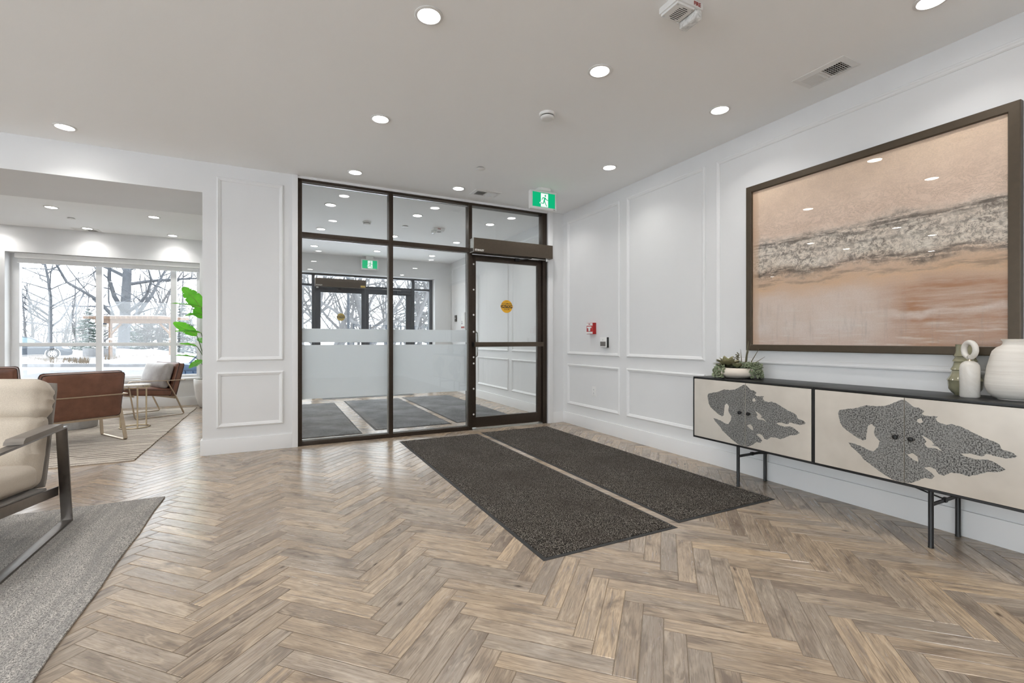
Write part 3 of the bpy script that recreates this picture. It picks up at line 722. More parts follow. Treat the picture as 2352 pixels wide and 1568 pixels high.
# ------------------------------------------------------------------ outer glazed entrance of the vestibule
EY = 9.90; E0, E1 = 9.845, 9.955
w2 = sempty('window_2', (0, EY, 0))
for a, b in ((0.21, 0.262), (2.962, 3.03)): at(w2, 'jamb', 'bronze_ext', (a, b, E0, E1, 0, 2.385), **BV)
for a, b in ((0.605, 0.66), (2.575, 2.635)): at(w2, 'mullion', 'bronze_ext', (a, b, E0, E1, 0, 2.35), **BV)
at(w2, 'head_rail', 'bronze_ext', (0.262, 2.962, E0, E1, 2.35, 2.385), **BV)
for a, b in ((0.262, 0.605), (0.66, 2.575), (2.635, 2.962)):
    at(w2, 'transom_bar', 'bronze_ext', (a, b, E0, E1, 2.132, 2.178), **BV); at(w2, 'glass_pane', 'glass', (a, b, EY-0.003, EY+0.003, 2.178, 2.35))
for a, b in ((0.262, 0.605), (2.635, 2.962)):
    at(w2, 'sill_rail', 'bronze_ext', (a, b, E0, E1, 0, 0.09), **BV); at(w2, 'glass_pane', 'glass', (a, b, EY-0.003, EY+0.003, 0.09, 2.132))
for k, (a, b) in enumerate(((0.664, 1.617), (1.621, 2.571))):
    d = sempty('door_%d' % (k+2), ((a+b)/2, EY, 0)); s = 0.075 if k == 0 else 0.06
    la, lb = (a+0.105 if k == 0 else a+0.07), (b-0.075 if k == 0 else b-0.115)
    at(d, 'stile', 'bronze_ext', (a, la, EY-0.022, EY+0.022, 0.012, 2.128), **BV); at(d, 'stile', 'bronze_ext', (lb, b, EY-0.022, EY+0.022, 0.012, 2.128), **BV)
    at(d, 'top_rail', 'bronze_ext', (la, lb, EY-0.022, EY+0.022, 2.02, 2.128), **BV); at(d, 'bottom_rail', 'bronze_ext', (la, lb, EY-0.022, EY+0.022, 0.012, 0.20), **BV)
    at(d, 'glass_pane', 'glass', (la, lb, EY-0.003, EY+0.003, 0.20, 2.02))
    at(d, 'push_bar', 'bronze_ext', (la-0.04, lb+0.04, EY-0.085, EY-0.06, 0.835, 0.885), **BV)
    for x in (la-0.03, lb+0.01): at(d, 'bar_bracket', 'bronze_ext', (x, x+0.02, EY-0.06, EY-0.022, 0.84, 0.88))
    x = lb-0.028 if k == 0 else la+0.028
    for q in ((x-0.06, x+0.075) if False else (x,)):
        MB().tube([(q-d.location.x, 0.02, 0.80), (q-d.location.x, 0.075, 0.80), (q-d.location.x, 0.075, 1.25), (q-d.location.x, 0.02, 1.25)], 0.013, 10).build('pull_handle', 'bronze_ext', d, smooth=1)
    if k == 0: sticker(d, 1.148, EY-0.0036, 1.538, 0.077, 'yellow2')
operator(0.655, 1.615, E0, 0.12, 2.122, 2.285, 'dark door operator box over the outer double doors', hinge_right=False, tagm=True)
t = thing('door_closer', 'slim dark closer above the outer right-hand door', 'door closer', (2.40, EY-0.022, 2.055))
MB().box(-0.13, 0.15, -0.05, 0, 0, 0.055).build('closer_body', 'bronze_ext', t, bev=0.004)
MB().bar((-0.06, -0.06, 0.06), (-0.30, -0.10, 0.062), 0.02, 0.006).build('closer_arm', 'steel', t)
MB().bar((-0.30, -0.10, 0.062), (-0.44, -0.03, 0.075), 0.02, 0.006).build('closer_arm', 'steel', t)
struct(MB().box(0.66, 2.575, 9.86, 9.97, -0.002, 0.012).build('door_sill', 'steel', bev=0.002))

# ------------------------------------------------------------------ lounge window
WY = YL+0.20
w3 = sempty('window_3', (-2.32, WY, 0.45)); Wf = (WY-0.035, WY+0.04)
for a, b in ((-3.50, -3.405), (-2.533, -2.458), (-1.575, -1.497), (-1.215, -1.15)): at(w3, 'mullion', 'winframe', (a, b, Wf[0], Wf[1], 0.452, 2.36), **BV)
for a, b in ((-3.405, -2.533), (-2.458, -1.575), (-1.497, -1.215)):
    at(w3, 'frame_head', 'winframe', (a, b, Wf[0], Wf[1], 2.29, 2.36), **BV); at(w3, 'frame_sill', 'winframe', (a, b, Wf[0], Wf[1], 0.452, 0.50), **BV)
    at(w3, 'crossbar', 'winframe', (a, b, Wf[0]+0.004, Wf[1], 0.982, 1.036), **BV)
    at(w3, 'glass_pane', 'glass', (a, b, WY-0.003, WY+0.003, 0.50, 0.982)); at(w3, 'glass_pane', 'glass', (a, b, WY-0.003, WY+0.003, 1.036, 2.29))
at(w3, 'glass_notice', 'whiteprint', (-2.452, -2.405, WY-0.005, WY-0.0035, 1.285, 1.345)); at(w3, 'notice_band', 'bluegrey', (-2.452, -2.405, WY-0.006, WY-0.005, 1.325, 1.343))
t = thing('roller_blind', 'white roller blind cassette across the top of the lounge window', 'blind', (-2.32, YL+0.09, 2.28))
MB().box(-1.10, 1.165, -0.045, 0.045, 0.0, 0.078).build('cassette', 'wplastic', t, bev=0.012, seg=3)
MB().box(-1.075, 1.14, 0.004, 0.007, -0.05, 0.01).build('blind_fabric', 'blind', t)
MB().box(-1.08, 1.145, -0.002, 0.012, -0.066, -0.048).build('hem_bar', 'winframe', t, bev=0.002)

# ------------------------------------------------------------------ ceiling fittings
def make_downlight():
    t = thing('downlight', '', 'light')
    MB().lathe([(0.062, 0.0), (0.072, -0.001), (0.073, -0.005), (0.066, -0.009), (0.058, -0.008), (0.055, -0.003), (0.055, 0.0)], 32, cap0=False, cap1=False).build('trim_ring', 'wplastic', t, smooth=1)
    MB().lathe([(0.0, -0.0045), (0.0545, -0.004)], 16, cap0=False, cap1=False).build('lens', 'lamp', t)
    ld = bpy.data.lights.new('beam', 'AREA'); ld.shape = 'DISK'; ld.size = 0.1; ld.energy = LAMP_W; ld.color = LAMP_COL; ld.spread = math.radians(125)
    lo = bpy.data.objects.new('beam', ld); COL.objects.link(lo); lo.parent = t; lo.location = (0, 0, -0.010)
    return t
DL = make_downlight(); used = [False]
def downlight(x, y, label, group):
    if not used[0]:
        used[0] = True; DL.location = (x, y, H); DL['label'] = label; DL['group'] = group; return DL
    return dup(DL, (x, y, H), None, label, group)
for x, y in ((0.694, 2.314), (1.778, 2.314), (2.852, 2.314), (0.694, 3.56), (2.854, 3.565), (0.692, 4.806), (1.774, 4.806), (2.852, 4.806), (-1.476, 4.806),
             (0.694, 1.10), (2.856, 1.10), (-1.476, 3.56), (-1.476, 2.314), (-2.56, 4.806), (-2.56, 3.56), (-2.56, 2.314), (-4.2, 4.2), (-4.2, 2.0), (-4.2, -0.4), (-1.476, 1.10), (-1.476, -0.15), (0.694, -0.15), (2.856, -0.15), (0.694, -1.4), (2.856, -1.4), (-1.476, -1.9), (1.778, -2.4)):
    downlight(x, y, 'round recessed downlight glowing in the lobby ceiling', 'downlights in the lobby ceiling')
for y in (6.10, 7.49, 8.895):
    for x in (0.588, 1.672, 2.732): downlight(x, y, 'round recessed downlight in the vestibule ceiling behind the glass', 'downlights in the vestibule ceiling')
for x, y in ((-2.52, 7.787), (-1.484, 7.785), (-2.52, 9.03), (-1.48, 9.03), (-3.56, 7.787), (-3.56, 9.03), (-4.9, 7.787), (-2.52, 6.55), (-1.484, 6.55)):
    downlight(x, y, 'round recessed downlight in the lounge ceiling before the window', 'downlights in the lounge ceiling')

def smoke_detector(x, y, label):
    t = thing('smoke_detector', label, 'smoke detector', (x, y, H))
    MB().lathe([(0.058, 0), (0.058, -0.012), (0.054, -0.018), (0.048, -0.019)], 32, cap0=False, cap1=False).build('base', 'wplastic', t, smooth=1)
    MB().lathe([(0.046, -0.018), (0.047, -0.026)], 32, cap0=False, cap1=False).build('sensing_slot', 'dark', t)
    MB().lathe([(0.050, -0.025), (0.050, -0.032), (0.044, -0.040), (0.030, -0.044), (0.0, -0.045)], 32, cap1=False).build('cover', 'wplastic', t, smooth=1)
smoke_detector(1.773, 2.93, 'round white smoke detector on the lobby ceiling between downlights')
smoke_detector(1.13, 6.76, 'round white smoke detector on the vestibule ceiling')
for (x, y, lab) in ((1.759, 4.149, 'flat white sprinkler cover disc on the lobby ceiling'), (1.674, 6.765, 'flat white sprinkler cover disc on the vestibule ceiling'), (-2.504, 8.37, 'flat white sprinkler cover disc on the lounge ceiling'), ):
    t = thing('sprinkler_cover', lab, 'sprinkler', (x, y, H))
    MB().lathe([(0.036, 0.0), (0.036, -0.006)], 24, cap0=False, cap1=False).build('collar', 'dark', t)
    MB().lathe([(0.044, -0.006), (0.044, -0.009), (0.038, -0.012), (0.0, -0.0135)], 28, cap1=False).build('cover_plate', 'wplastic', t, smooth=1)

def vent(x0, x1, y0, y1, along_y, label, open_first):
    """register with two louvre fields, one facing towards and one away from the viewer"""
    cx, cy = (x0+x1)/2, (y0+y1)/2; t = thing('air_vent', label, 'vent', (cx, cy, H)); w, l = (x1-x0)/2, (y1-y0)/2
    if not along_y: w, l = l, w
    P = (lambda a, b, z: (a, b, z)) if along_y else (lambda a, b, z: (-b, a, z))
    a, b = w-0.035, l-0.035
    mb = MB()
    for (u, v, z) in ((w, l, 0), (w, l, -0.003), (a, b, -0.010), (a, b, 0)): mb.v += [P(-u, -v, z), P(u, -v, z), P(u, v, z), P(-u, v, z)]
    for i in range(3):
        for k in range(4): mb.f.append((i*4+k, i*4+(k+1) % 4, (i+1)*4+(k+1) % 4, (i+1)*4+k))
    mb.build('vent_frame', 'wplastic', t)
    m2 = MB(); m2.add([P(-a, -b, -0.001), P(a, -b, -0.001), P(a, b, -0.001), P(-a, b, -0.001)], [(0, 1, 2, 3)]); m2.build('vent_back', 'dark', t)
    MB().add([P(i*a, j*0.006, z) for z in (-0.009, -0.002) for i, j in ((-1, -1), (1, -1), (1, 1), (-1, 1))], [(3, 2, 1, 0), (4, 5, 6, 7), (0, 1, 5, 4), (1, 2, 6, 5), (2, 3, 7, 6), (3, 0, 4, 7)]).build('divider', 'wplastic', t)
    n = 8
    for half in (-1, 1):
        for i in range(n):
            v = half*(0.010+(b-0.012)*(i+0.5)/n); s = half*0.011
            q = [P(-a, v-s*0.6, -0.003), P(a, v-s*0.6, -0.003), P(a, v+s*0.6, -0.012), P(-a, v+s*0.6, -0.012)]
            q2 = [Vector(p)+Vector((0, 0, -0.0012)) for p in q]
            MB().add(q+q2, [(0, 1, 2, 3), (7, 6, 5, 4), (0, 4, 5, 1), (1, 5, 6, 2), (2, 6, 7, 3), (3, 7, 4, 0)]).build('louvre', 'wplastic', t)
    for i in range(5):
        u = -a+2*a*(i+0.5)/5
        MB().add([P(u+si*0.0012, 0.0*0+vj, z) for z in (-0.004, -0.0015) for si, vj in ((-1, -b), (1, -b), (1, b), (-1, b))], [(3, 2, 1, 0), (4, 5, 6, 7), (0, 1, 5, 4), (1, 2, 6, 5), (2, 3, 7, 6), (3, 0, 4, 7)]).build('cross_vane', 'wplastic', t)
vent(2.953, 3.14, 1.546, 1.852, True, 'white louvred air vent beside the panelled wall', 1)
vent(1.955, 2.265, 4.735, 4.93, False, 'white louvred air vent above the glass entrance', 1)
vent(-2.72, -2.40, 9.06, 9.24, False, 'white louvred air vent above the lounge window', 1)

def alarm_strobe(x, y, rz, label, sc=1.0):
    t = thing('alarm_strobe', label, 'alarm', (x, y, H), rz)
    MB().box(-0.085, 0.085, -0.062, 0.062, -0.032, 0).build('back_box', 'wplastic', t, bev=0.006)
    MB().box(-0.078, 0.035, -0.055, 0.055, -0.044, -0.032).build('horn_plate', 'wplastic', t, bev=0.003)
    for k in range(9):
        y0 = -0.040+k*0.010; x0, x1 = (-0.045, 0.012) if 0 < k < 8 else (-0.03, 0.0)
        MB().box(x0, x1, y0-0.0018, y0+0.0018, -0.0446, -0.0436).build('sound_slot', 'dark', t)
    for i in (-0.068, 0.026):
        for j in (-0.046, 0.046): s = MB().lathe([(0.0, -0.0458), (0.005, -0.0452), (0.005, -0.043)], 10, c=(i, j), cap0=False, cap1=False).build('screw', 'steel', t)
    moved(rbox(0.05, 0.11, 0.052, 0.012, 8), Matrix.Translation((0.066, 0, -0.050))).build('strobe_lens', 'clear', t, smooth=1)
    MB().box(0.052, 0.08, -0.045, 0.045, -0.04, -0.033).build('reflector', 'steel', t, bev=0.004)
    MB().tube([(0.066, -0.035, -0.052), (0.066, 0.035, -0.052)], 0.004, 8).build('flash_tube', 'black', t)
    text('lettering', 'FIRE', 0.026, 'redprint', t, frame_m((0.0, 0.0626, -0.0165), (-1, 0, 0), (0, 0, 1)) if sc < 0 else frame_m((0.045, -0.0626, -0.0165), (1, 0, 0), (0, 0, 1)), bold=0.0008)
alarm_strobe(1.795, 1.685, 0.0, 'white fire alarm horn with clear strobe near the lobby lights')
alarm_strobe(2.15, 6.70, PI, 'white fire alarm horn with clear strobe on the vestibule ceiling', -1)

def exit_sign(x, y, z0, label, top):
    t = thing('exit_sign', label, 'exit sign', (x, y, z0)); w, hh = 0.164, 0.205
    MB().box(-w, w, 0, 0.055, 0, hh).build('housing', 'wplastic', t, bev=0.010, seg=3)
    MB().box(-0.143, 0.142, -0.0015, 0.002, 0.026, 0.184).build('green_panel', 'exit_green', t)
    f = lambda u, v, d: (u, -0.0016-d, 0.105+v)
    MB().prism([(-0.040, -0.0755), (0.052, -0.0755), (0.052, 0.072), (-0.040, 0.072), (-0.040, -0.022), (-0.056, -0.030), (-0.056, -0.040), (-0.040, -0.045)], 0.0008, f).build('white_doorway', 'exit_white', t)
    man = MB()
    man.prism([(0.017+0.010*math.cos(a), 0.048+0.010*math.sin(a)) for a in [2*PI*k/14 for k in range(14)]], 0.0006, lambda u, v, d: (u, -0.0025-d, 0.105+v))
    man.prism([(-0.010, 0.029), (0.018, 0.029), (0.030, 0.012), (0.052, 0.004), (0.052, -0.003), (0.028, 0.003), (0.018, 0.012), (0.010, -0.008), (0.016, -0.022), (0.038, -0.066), (0.030, -0.068), (0.004, -0.020), (-0.004, -0.040), (-0.008, -0.043), (-0.050, -0.038), (-0.048, -0.031), (-0.012, -0.034), (-0.006, -0.010), (0.002, 0.018), (-0.014, 0.019), (-0.024, -0.001), (-0.031, 0.002), (-0.018, 0.027)], 0.0006, lambda u, v, d: (u, -0.0025-d, 0.105+v))
    o = man.build('running_man', 'exit_green', t); o['kind'] = 'stuff'
    MB().box(0.12, 0.145, -0.001, 0.0, 0.010, 0.0135).build('maker_mark', 'blackprint', t)
    MB().box(-0.07, 0.07, -0.03 if top else 0.0, 0.085, hh-0.003, H-z0).build('ceiling_bracket', 'wplastic', t, bev=0.003)
exit_sign(2.617, 4.395, 2.508, 'green running man exit sign hung over the single glass door', True)
exit_sign(1.645, 9.50, 2.470, 'green running man exit sign hung over the outer double doors', False)

# ------------------------------------------------------------------ wall devices on the right wall
def wall_thing(name, label, cat, y, z): return thing(name, label, cat, (XR, y, z))
t = wall_thing('fire_alarm_pull', 'red fire alarm pull station on the white panelled wall', 'fire alarm', 4.523, 1.147)
MB().box(-0.05, 0, -0.062, 0.062, 0, 0.135).build('housing', 'red', t, bev=0.004)
MB().box(-0.054, -0.05, -0.058, 0.058, 0.100, 0.131).build('top_plate', 'wplastic', t, bev=0.001); MB().box(-0.054, -0.05, -0.058, 0.058, 0.004, 0.028).build('lower_plate', 'wplastic', t, bev=0.001)
MB().prism([(-0.04, 0.072), (0.04, 0.072), (0.04, 0.088), (0.032, 0.09), (-0.032, 0.09), (-0.04, 0.088)], 0.008, lambda u, v, d: (-0.05-d, u, v)).build('pull_handle', 'wplastic', t)
MB().prism([(-0.012, 0.035), (0.012, 0.035), (0.016, 0.072), (-0.016, 0.072)], 0.008, lambda u, v, d: (-0.05-d, u, v)).build('pull_handle', 'wplastic', t)
MB().box(-0.0545, -0.05, -0.008, 0.008, 0.03, 0.036).build('key_slot', 'dark', t)
text('lettering', 'FIRE', 0.020, 'redprint', t, frame_m((-0.0546, 0.0, 0.117), (0, -1, 0), (0, 0, 1)), bold=0.0005)
t = wall_thing('push_plate_switch', 'small steel push plate switch below the red fire alarm', 'switch', 4.281, 0.991)
MB().box(-0.03, 0, -0.055, 0.055, 0, 0.118).build('back_box', 'dark', t, bev=0.004)
MB().box(-0.042, -0.03, -0.056, 0.056, 0.001, 0.119).build('plate', 'wplastic', t, bev=0.004)
MB().box(-0.0436, -0.0418, -0.048, 0.048, 0.016, 0.068).build('accent_panel', 'gun', t)
MB().tube([(-0.0444, 0.014*math.cos(a)-0.002, 0.040+0.014*math.sin(a)) for a in [PI*0.75+1.7*PI*k/14 for k in range(13)]], 0.0022, 6).build('wheelchair_symbol', 'whiteprint', t)
MB().tube([(-0.0444, 0.004, 0.064), (-0.0444, 0.0, 0.047), (-0.0444, -0.015, 0.047), (-0.0444, -0.022, 0.030)], 0.0022, 6).build('wheelchair_symbol', 'whiteprint', t)
MB().box(-0.0424, -0.041, -0.002, 0.002, 0.08, 0.096).build('press_mark', 'dark', t)
t = wall_thing('wall_outlet', 'white duplex wall outlet low on the panelled wall', 'outlet', 4.499, 0.405)
MB().box(-0.006, 0, -0.036, 0.036, 0, 0.116).build('cover_plate', 'wplastic', t, bev=0.003)
for z in (0.020, 0.062):
    r = MB().box(-0.009, -0.006, -0.017, 0.017, z, z+0.034).build('receptacle', 'trim', t, bev=0.002)
    for y in (-0.007, 0.007): MB().box(-0.0095, -0.0088, y-0.0012, y+0.0012, z+0.015, z+0.026).build('socket_slot', 'dark', r)
t = wall_thing('card_reader', 'small black card reader in the vestibule near the outer doors', 'card reader', 9.277, 1.464)
MB().box(-0.022, 0, -0.045, 0.045, 0, 0.135).build('reader_case', 'black', t, bev=0.006); MB().lathe([(0.0, 0.004), (0.012, 0.003), (0.013, 0)], 16, cap0=False, cap1=False).build('reader_light', 'wplastic', t).matrix_local = Matrix.Translation((-0.022, 0, 0.07)) @ Matrix.Rotation(-PI/2, 4, 'Y')
t = wall_thing('entry_phone', 'tall white entry phone panel on the vestibule wall', 'intercom', 8.80, 1.305)
MB().box(-0.035, 0, -0.095, 0.095, 0, 0.325).build('panel_case', 'wplastic', t, bev=0.006); MB().box(-0.037, -0.035, -0.06, 0.06, 0.27, 0.30).build('speaker_grille', 'trim', t)
MB().box(-0.0368, -0.035, 0.03, 0.055, 0.09, 0.125).build('keypad', 'dark', t); MB().box(-0.0368, -0.035, 0.03, 0.055, 0.14, 0.155).build('camera_eye', 'dark', t)
MB().box(-0.0368, -0.035, -0.09, 0.09, 0.01, 0.045).build('red_strip', 'redprint', t)

# ------------------------------------------------------------------ floor mats and rugs
def floor_mat(x0, x1, y0, y1, m, label, group=None, hh=0.008):
    t = thing('door_mat', label, 'mat', ((x0+x1)/2, (y0+y1)/2, 0), 0, group); w, l = (x1-x0)/2, (y1-y0)/2
    mb = MB()
    for u, v, z in ((w, l, 0.0), (w, l, 0.002), (w-0.022, l-0.022, 0.004), (w-0.022, l-0.022, 0.0)): mb.v += [(-u, -v, z), (u, -v, z), (u, v, z), (-u, v, z)]
    for i in range(4):
        for k in range(4): mb.f.append((i*4+k, i*4+(k+1) % 4, ((i+1) % 4)*4+(k+1) % 4, ((i+1) % 4)*4+k))
    mb.build('rubber_border', 'rubber', t)
    moved(rbox(2*(w-0.02), 2*(l-0.02), hh, hh*0.45, 6), Matrix.Translation((0, 0, hh/2))).build('pile', m, t, smooth=1)
    return t
floor_mat(1.160, 2.052, 1.950, 4.935, 'mat_brown', 'dark speckled entrance mat on the herringbone floor farther from the sideboard')
floor_mat(2.112, 3.004, 1.998, 4.978, 'mat_brown', 'dark speckled entrance mat on the herringbone floor beside the sideboard')
floor_mat(-0.02, 0.878, 5.545, 8.49, 'mat_grey', 'charcoal vestibule mat behind the glass next to the left jamb')
floor_mat(1.045, 2.005, 5.68, 8.62, 'mat_grey', 'charcoal vestibule mat behind the frosted glass, in the middle')
floor_mat(2.085, 2.99, 5.72, 8.68, 'mat_grey', 'charcoal vestibule mat behind the glass door along the right wall')
floor_mat(0.74, 2.43, 9.02, 9.60, 'rubber', 'thin black strip mat inside the outer double doors', None, 0.005)
def rug(x0, x1, y0, y1, m, label, hh, r):
    o = rbox(x1-x0, y1-y0, hh, r, 16)
    def wob(p): return (p[0]+0.004*math.sin(p[1]*9.0), p[1]+0.004*math.sin(p[0]*11.0), p[2]+hh/2)
    o.v = [wob(p) for p in o.v]; ob = o.build('area_rug', m, None, smooth=1); ob.location = ((x0+x1)/2, (y0+y1)/2, 0); return tag(ob, label, 'rug')
rug(-3.40, -0.685, 0.85, 3.905, 'rug_grey', 'grey flecked wool rug under the oatmeal armchair', 0.012, 0.005)
rug(-4.45, -1.135, 5.225, 8.86, 'rug_stripe', 'cream rug with broken dark stripes under the leather chairs', 0.014, 0.006)

# ------------------------------------------------------------------ sideboard
SBX, ST, SZ0, SZ1 = 2.985, 0.012, 0.302, 0.785
sb = thing('sideboard', 'long black framed sideboard with four champagne metal doors and dark etched patches', 'sideboard', (3.176, 1.737, 0)); SX, SY = 3.176, 1.737
def S_(name, m, x0, x1, y0, y1, z0, z1, parent=None, **kw): return MB().box(x0-SX, x1-SX, y0-SY, y1-SY, z0, z1).build(name, m, parent or sb, **kw)
YA, YZ = 0.800, 2.674
for a, b in ((YA, SY), (SY, YZ)):
    S_('top_board', 'black', SBX, 3.354, a, b-0.001 if b == YZ else b-0.0015, SZ1-ST, SZ1, **dict(bev=0.0015)); S_('bottom_board', 'black', SBX, 3.354, a, b, SZ0, SZ0+ST, **dict(bev=0.0015))
for y in (YA, YZ-ST): S_('side_panel', 'black', SBX, 3.354, y, y+ST, SZ0+ST, SZ1-ST)
S_('divider', 'black', SBX, 3.354, SY-0.010, SY+0.010, SZ0+ST, SZ1-ST); S_('back_panel', 'black', 3.352, 3.354, YA+ST, YZ-ST, SZ0+ST, SZ1-ST)
def c6(x, y):   # point of the photograph's door pair -> (Y, Z) on the door plane
    px, py = 1580+x*0.33162, 760+y*0.33162; s, c = math.sin(CAM_YAW), math.cos(CAM_YAW)
    u = (px-1176)/CAM_F; v = -(py-780.5)/CAM_F; tt = SBX/(s+u*c); return ((c-u*s)*tt, CAM_H+v*tt)
LEFT = [(1498, 476), (1470, 480), (1440, 492), (1380, 515), (1310, 522), (1270, 518), (1240, 512), (1160, 535), (1100, 540), (1050, 548), (1043, 565), (1046, 590), (1060, 640), (1080, 670), (1120, 700), (1170, 735), (1215, 757), (1235, 750), (1243, 690), (1250, 655), (1272, 642), (1300, 668), (1292, 700), (1298, 726), (1332, 762), (1322, 798), (1290, 832), (1250, 822), (1190, 792), (1150, 778), (1113, 770), (1140, 805), (1200, 858), (1222, 890), (1290, 940), (1350, 985), (1420, 1030), (1470, 1050), (1498, 1062)]
RIGHT = [(1504, 478), (1540, 505), (1565, 525), (1600, 530), (1640, 556), (1622, 572), (1650, 588), (1690, 590), (1735, 592), (1718, 606), (1735, 630), (1790, 650), (1830, 643), (1900, 665), (1970, 700), (2050, 740), (2120, 762), (2160, 785), (2178, 820), (2240, 838), (2286, 866), (2270, 878), (2200, 882), (2130, 865), (2070, 850), (2040, 868), (2010, 862), (1960, 848), (1890, 850), (1920, 868), (2000, 890), (2080, 890), (2120, 905), (2160, 930), (2205, 960), (2150, 975), (2080, 975), (2020, 990), (1950, 1006), (1880, 985), (1820, 980), (1780, 1002), (1740, 990), (1720, 960), (1680, 940), (1640, 945), (1688, 980), (1712, 1005), (1690, 1025), (1640, 1015), (1600, 1035), (1550, 1052), (1520, 1066), (1504, 1060)]
HOLES = [[(1520, 855), (1560, 845), (1592, 868), (1600, 905), (1570, 895), (1535, 868)], [(1622, 722), (1650, 735), (1690, 760), (1710, 785), (1690, 790), (1730, 800), (1768, 835), (1720, 812), (1660, 806), (1640, 780), (1655, 765)], [(1595, 610), (1618, 604), (1632, 630), (1606, 640), (1588, 625)]]
def door_pair(y_mid, y_lo, y_hi, dz):
    pairs = (('L', y_mid+0.0018, y_hi, LEFT, []), ('R', y_lo, y_mid-0.0018, RIGHT, HOLES))
    for nm, a, b, poly, holes in pairs:
        d = S_('cabinet_door', 'plate', SBX-0.002, SBX+0.014, a, b, SZ0+ST+0.003, SZ1-ST-0.003, **dict(bev=0.0004))
        sh = y_mid-c6(1501, 780)[0]
        def Q(p):
            y, z = c6(*p); y += sh
            if nm == 'L': y = max(y, a+0.0005)
            else: y = min(y, b-0.0005)
            return (y-SY, min(max(z, SZ0+ST+0.005), SZ1-ST-0.005))
        loops = [[Q(p) for p in poly]]+[[Q(p) for p in h] for h in holes]
        # roughen the outline a little, as etching does
        rnd = random.Random(5); jag = []
        l = loops[0]
        for i in range(len(l)):
            p, q = l[i], l[(i+1) % len(l)]; jag.append(p); k = max(1, int(math.hypot(q[0]-p[0], q[1]-p[1])/0.006))
            for j in range(1, k):
                f = j/k; e = 0.0016
                if abs(p[0]-q[0]) < 0.002 and abs(p[0]-(y_mid-SY)) < 0.004: continue
                jag.append((p[0]+(q[0]-p[0])*f+rnd.uniform(-e, e), p[1]+(q[1]-p[1])*f+rnd.uniform(-e, e)))
        loops[0] = jag
        MB().prism(loops, 0.0006, lambda u, v, dd: (SBX-0.002-SX-dd, u, v)).build('etched_patch', 'patina', d)
        ky = (y_mid+0.034 if nm == 'L' else y_mid-0.034)-SY
        k = MB().lathe([(0.006, 0), (0.006, 0.010), (0.0115, 0.016), (0.013, 0.021), (0.011, 0.026), (0.0, 0.028)], 18, cap1=False).build('knob', 'black', d, smooth=1)
        k.matrix_local = Matrix.Translation((SBX-0.002-SX, ky, 0.556+dz)) @ Matrix.Rotation(-PI/2, 4, 'Y')
door_pair(2.206, SY+0.0115, YZ-ST-0.002, 0); door_pair(1.265, YA+ST+0.002, SY-0.0115, 0)
for y in (2.300, 1.170):
    for x in (3.030, 3.336): MB().lathe([(0.0125, 0.0), (0.0125, 0.004), (0.0115, 0.006), (0.0115, SZ0)], 16, c=(x-SX, y-SY)).build('leg', 'black', sb, smooth=1)
    MB().bar((3.040-SX, y-SY, 0.222), (3.326-SX, y-SY, 0.222), 0.006, 0.018).build('stretcher', 'black', sb)
    s = -1 if y > SY else 1
    MB().tube([(SX*0+0.010, y-SY, 0.226), (0.010, y-SY+s*0.05, 0.236), (0.010, y-SY+s*0.34, SZ0)], 0.0045, 8).build('brace', 'black', sb, smooth=1)
    MB().box(-0.002, 0.022, y-SY-0.008, y-SY+0.008, 0.212, 0.236).build('brace_clip', 'black', sb)

# things on the sideboard
BS = 1.34
bx = thing('succulent_bowl', 'low cream bowl planted with a large succulent rosette and trailing beads', 'potted plant', (3.176, 2.420, SZ1)); bx.scale = (BS, BS, BS)
MB().lathe([(0.0, 0.0), (0.060, 0.0), (0.095, 0.012), (0.112, 0.022), (0.1165, 0.036), (0.112, 0.052), (0.105, 0.060), (0.100, 0.060), (0.104, 0.048), (0.103, 0.04)], 48, cap0=False, cap1=False).build('bowl', 'bowl', bx, smooth=60)
MB().lathe([(0.103, 0.046), (0.05, 0.056), (0.0, 0.060)], 24, cap0=False, cap1=False).build('soil', 'soil', bx, smooth=1)
def leaf_blade(mb, base, ang, tilt, ln, wd, th=0.006, cup=0.25):
    ca, sa = math.cos(ang), math.sin(ang)
    def f(u, v):
        x = v*ln; w = wd*math.sin(PI*min(1, v**0.75*0.94+0.03))**0.85*(1 if v < 0.9 else (1-v)/0.1*0.9+0.1); y = (u-0.5)*w; z = cup*abs(u-0.5)*2*w*0.4
        X = x*math.cos(tilt)-z*math.sin(tilt); Z = x*math.sin(tilt)+z*math.cos(tilt)-0.15*ln*v*v*math.cos(tilt)
        return (base[0]+X*ca-y*sa, base[1]+X*sa+y*ca, base[2]+Z)
    o = len(mb.v); mb.grid(4, 6, f); n = len(mb.v)-o
    mb.add([(p[0], p[1], p[2]-th) for p in mb.v[o:o+n]], [tuple(i-0 for i in f_)[::-1] for f_ in [(j*5+i, j*5+i+1, (j+1)*5+i+1, (j+1)*5+i) for j in range(6) for i in range(4)]])
    return mb
rn = random.Random(3)
def rosette(c, R, rings, mats):
    for k, (n, tilt, ln, wd) in enumerate(rings):
        for i in range(n):
            a = 2*PI*(i+0.5*(k % 2))/n+rn.uniform(-0.12, 0.12)
            leaf_blade(MB(), (c[0]+0.006*math.cos(a), c[1]+0.006*math.sin(a), c[2]), a, tilt+rn.uniform(-0.08, 0.08), ln*R*rn.uniform(0.9, 1.08), wd*R).build('succulent_leaf', mats[min(k, len(mats)-1) if k < len(rings)-1 else -1], bx, smooth=1)
rosette((-0.035, 0.035, 0.068), 0.10, [(8, 0.25, 0.82, 0.46), (8, 0.62, 0.80, 0.46), (6, 1.0, 0.68, 0.40), (4, 1.3, 0.46, 0.28)], ['succ', 'succ', 'succ', 'succ_core'])
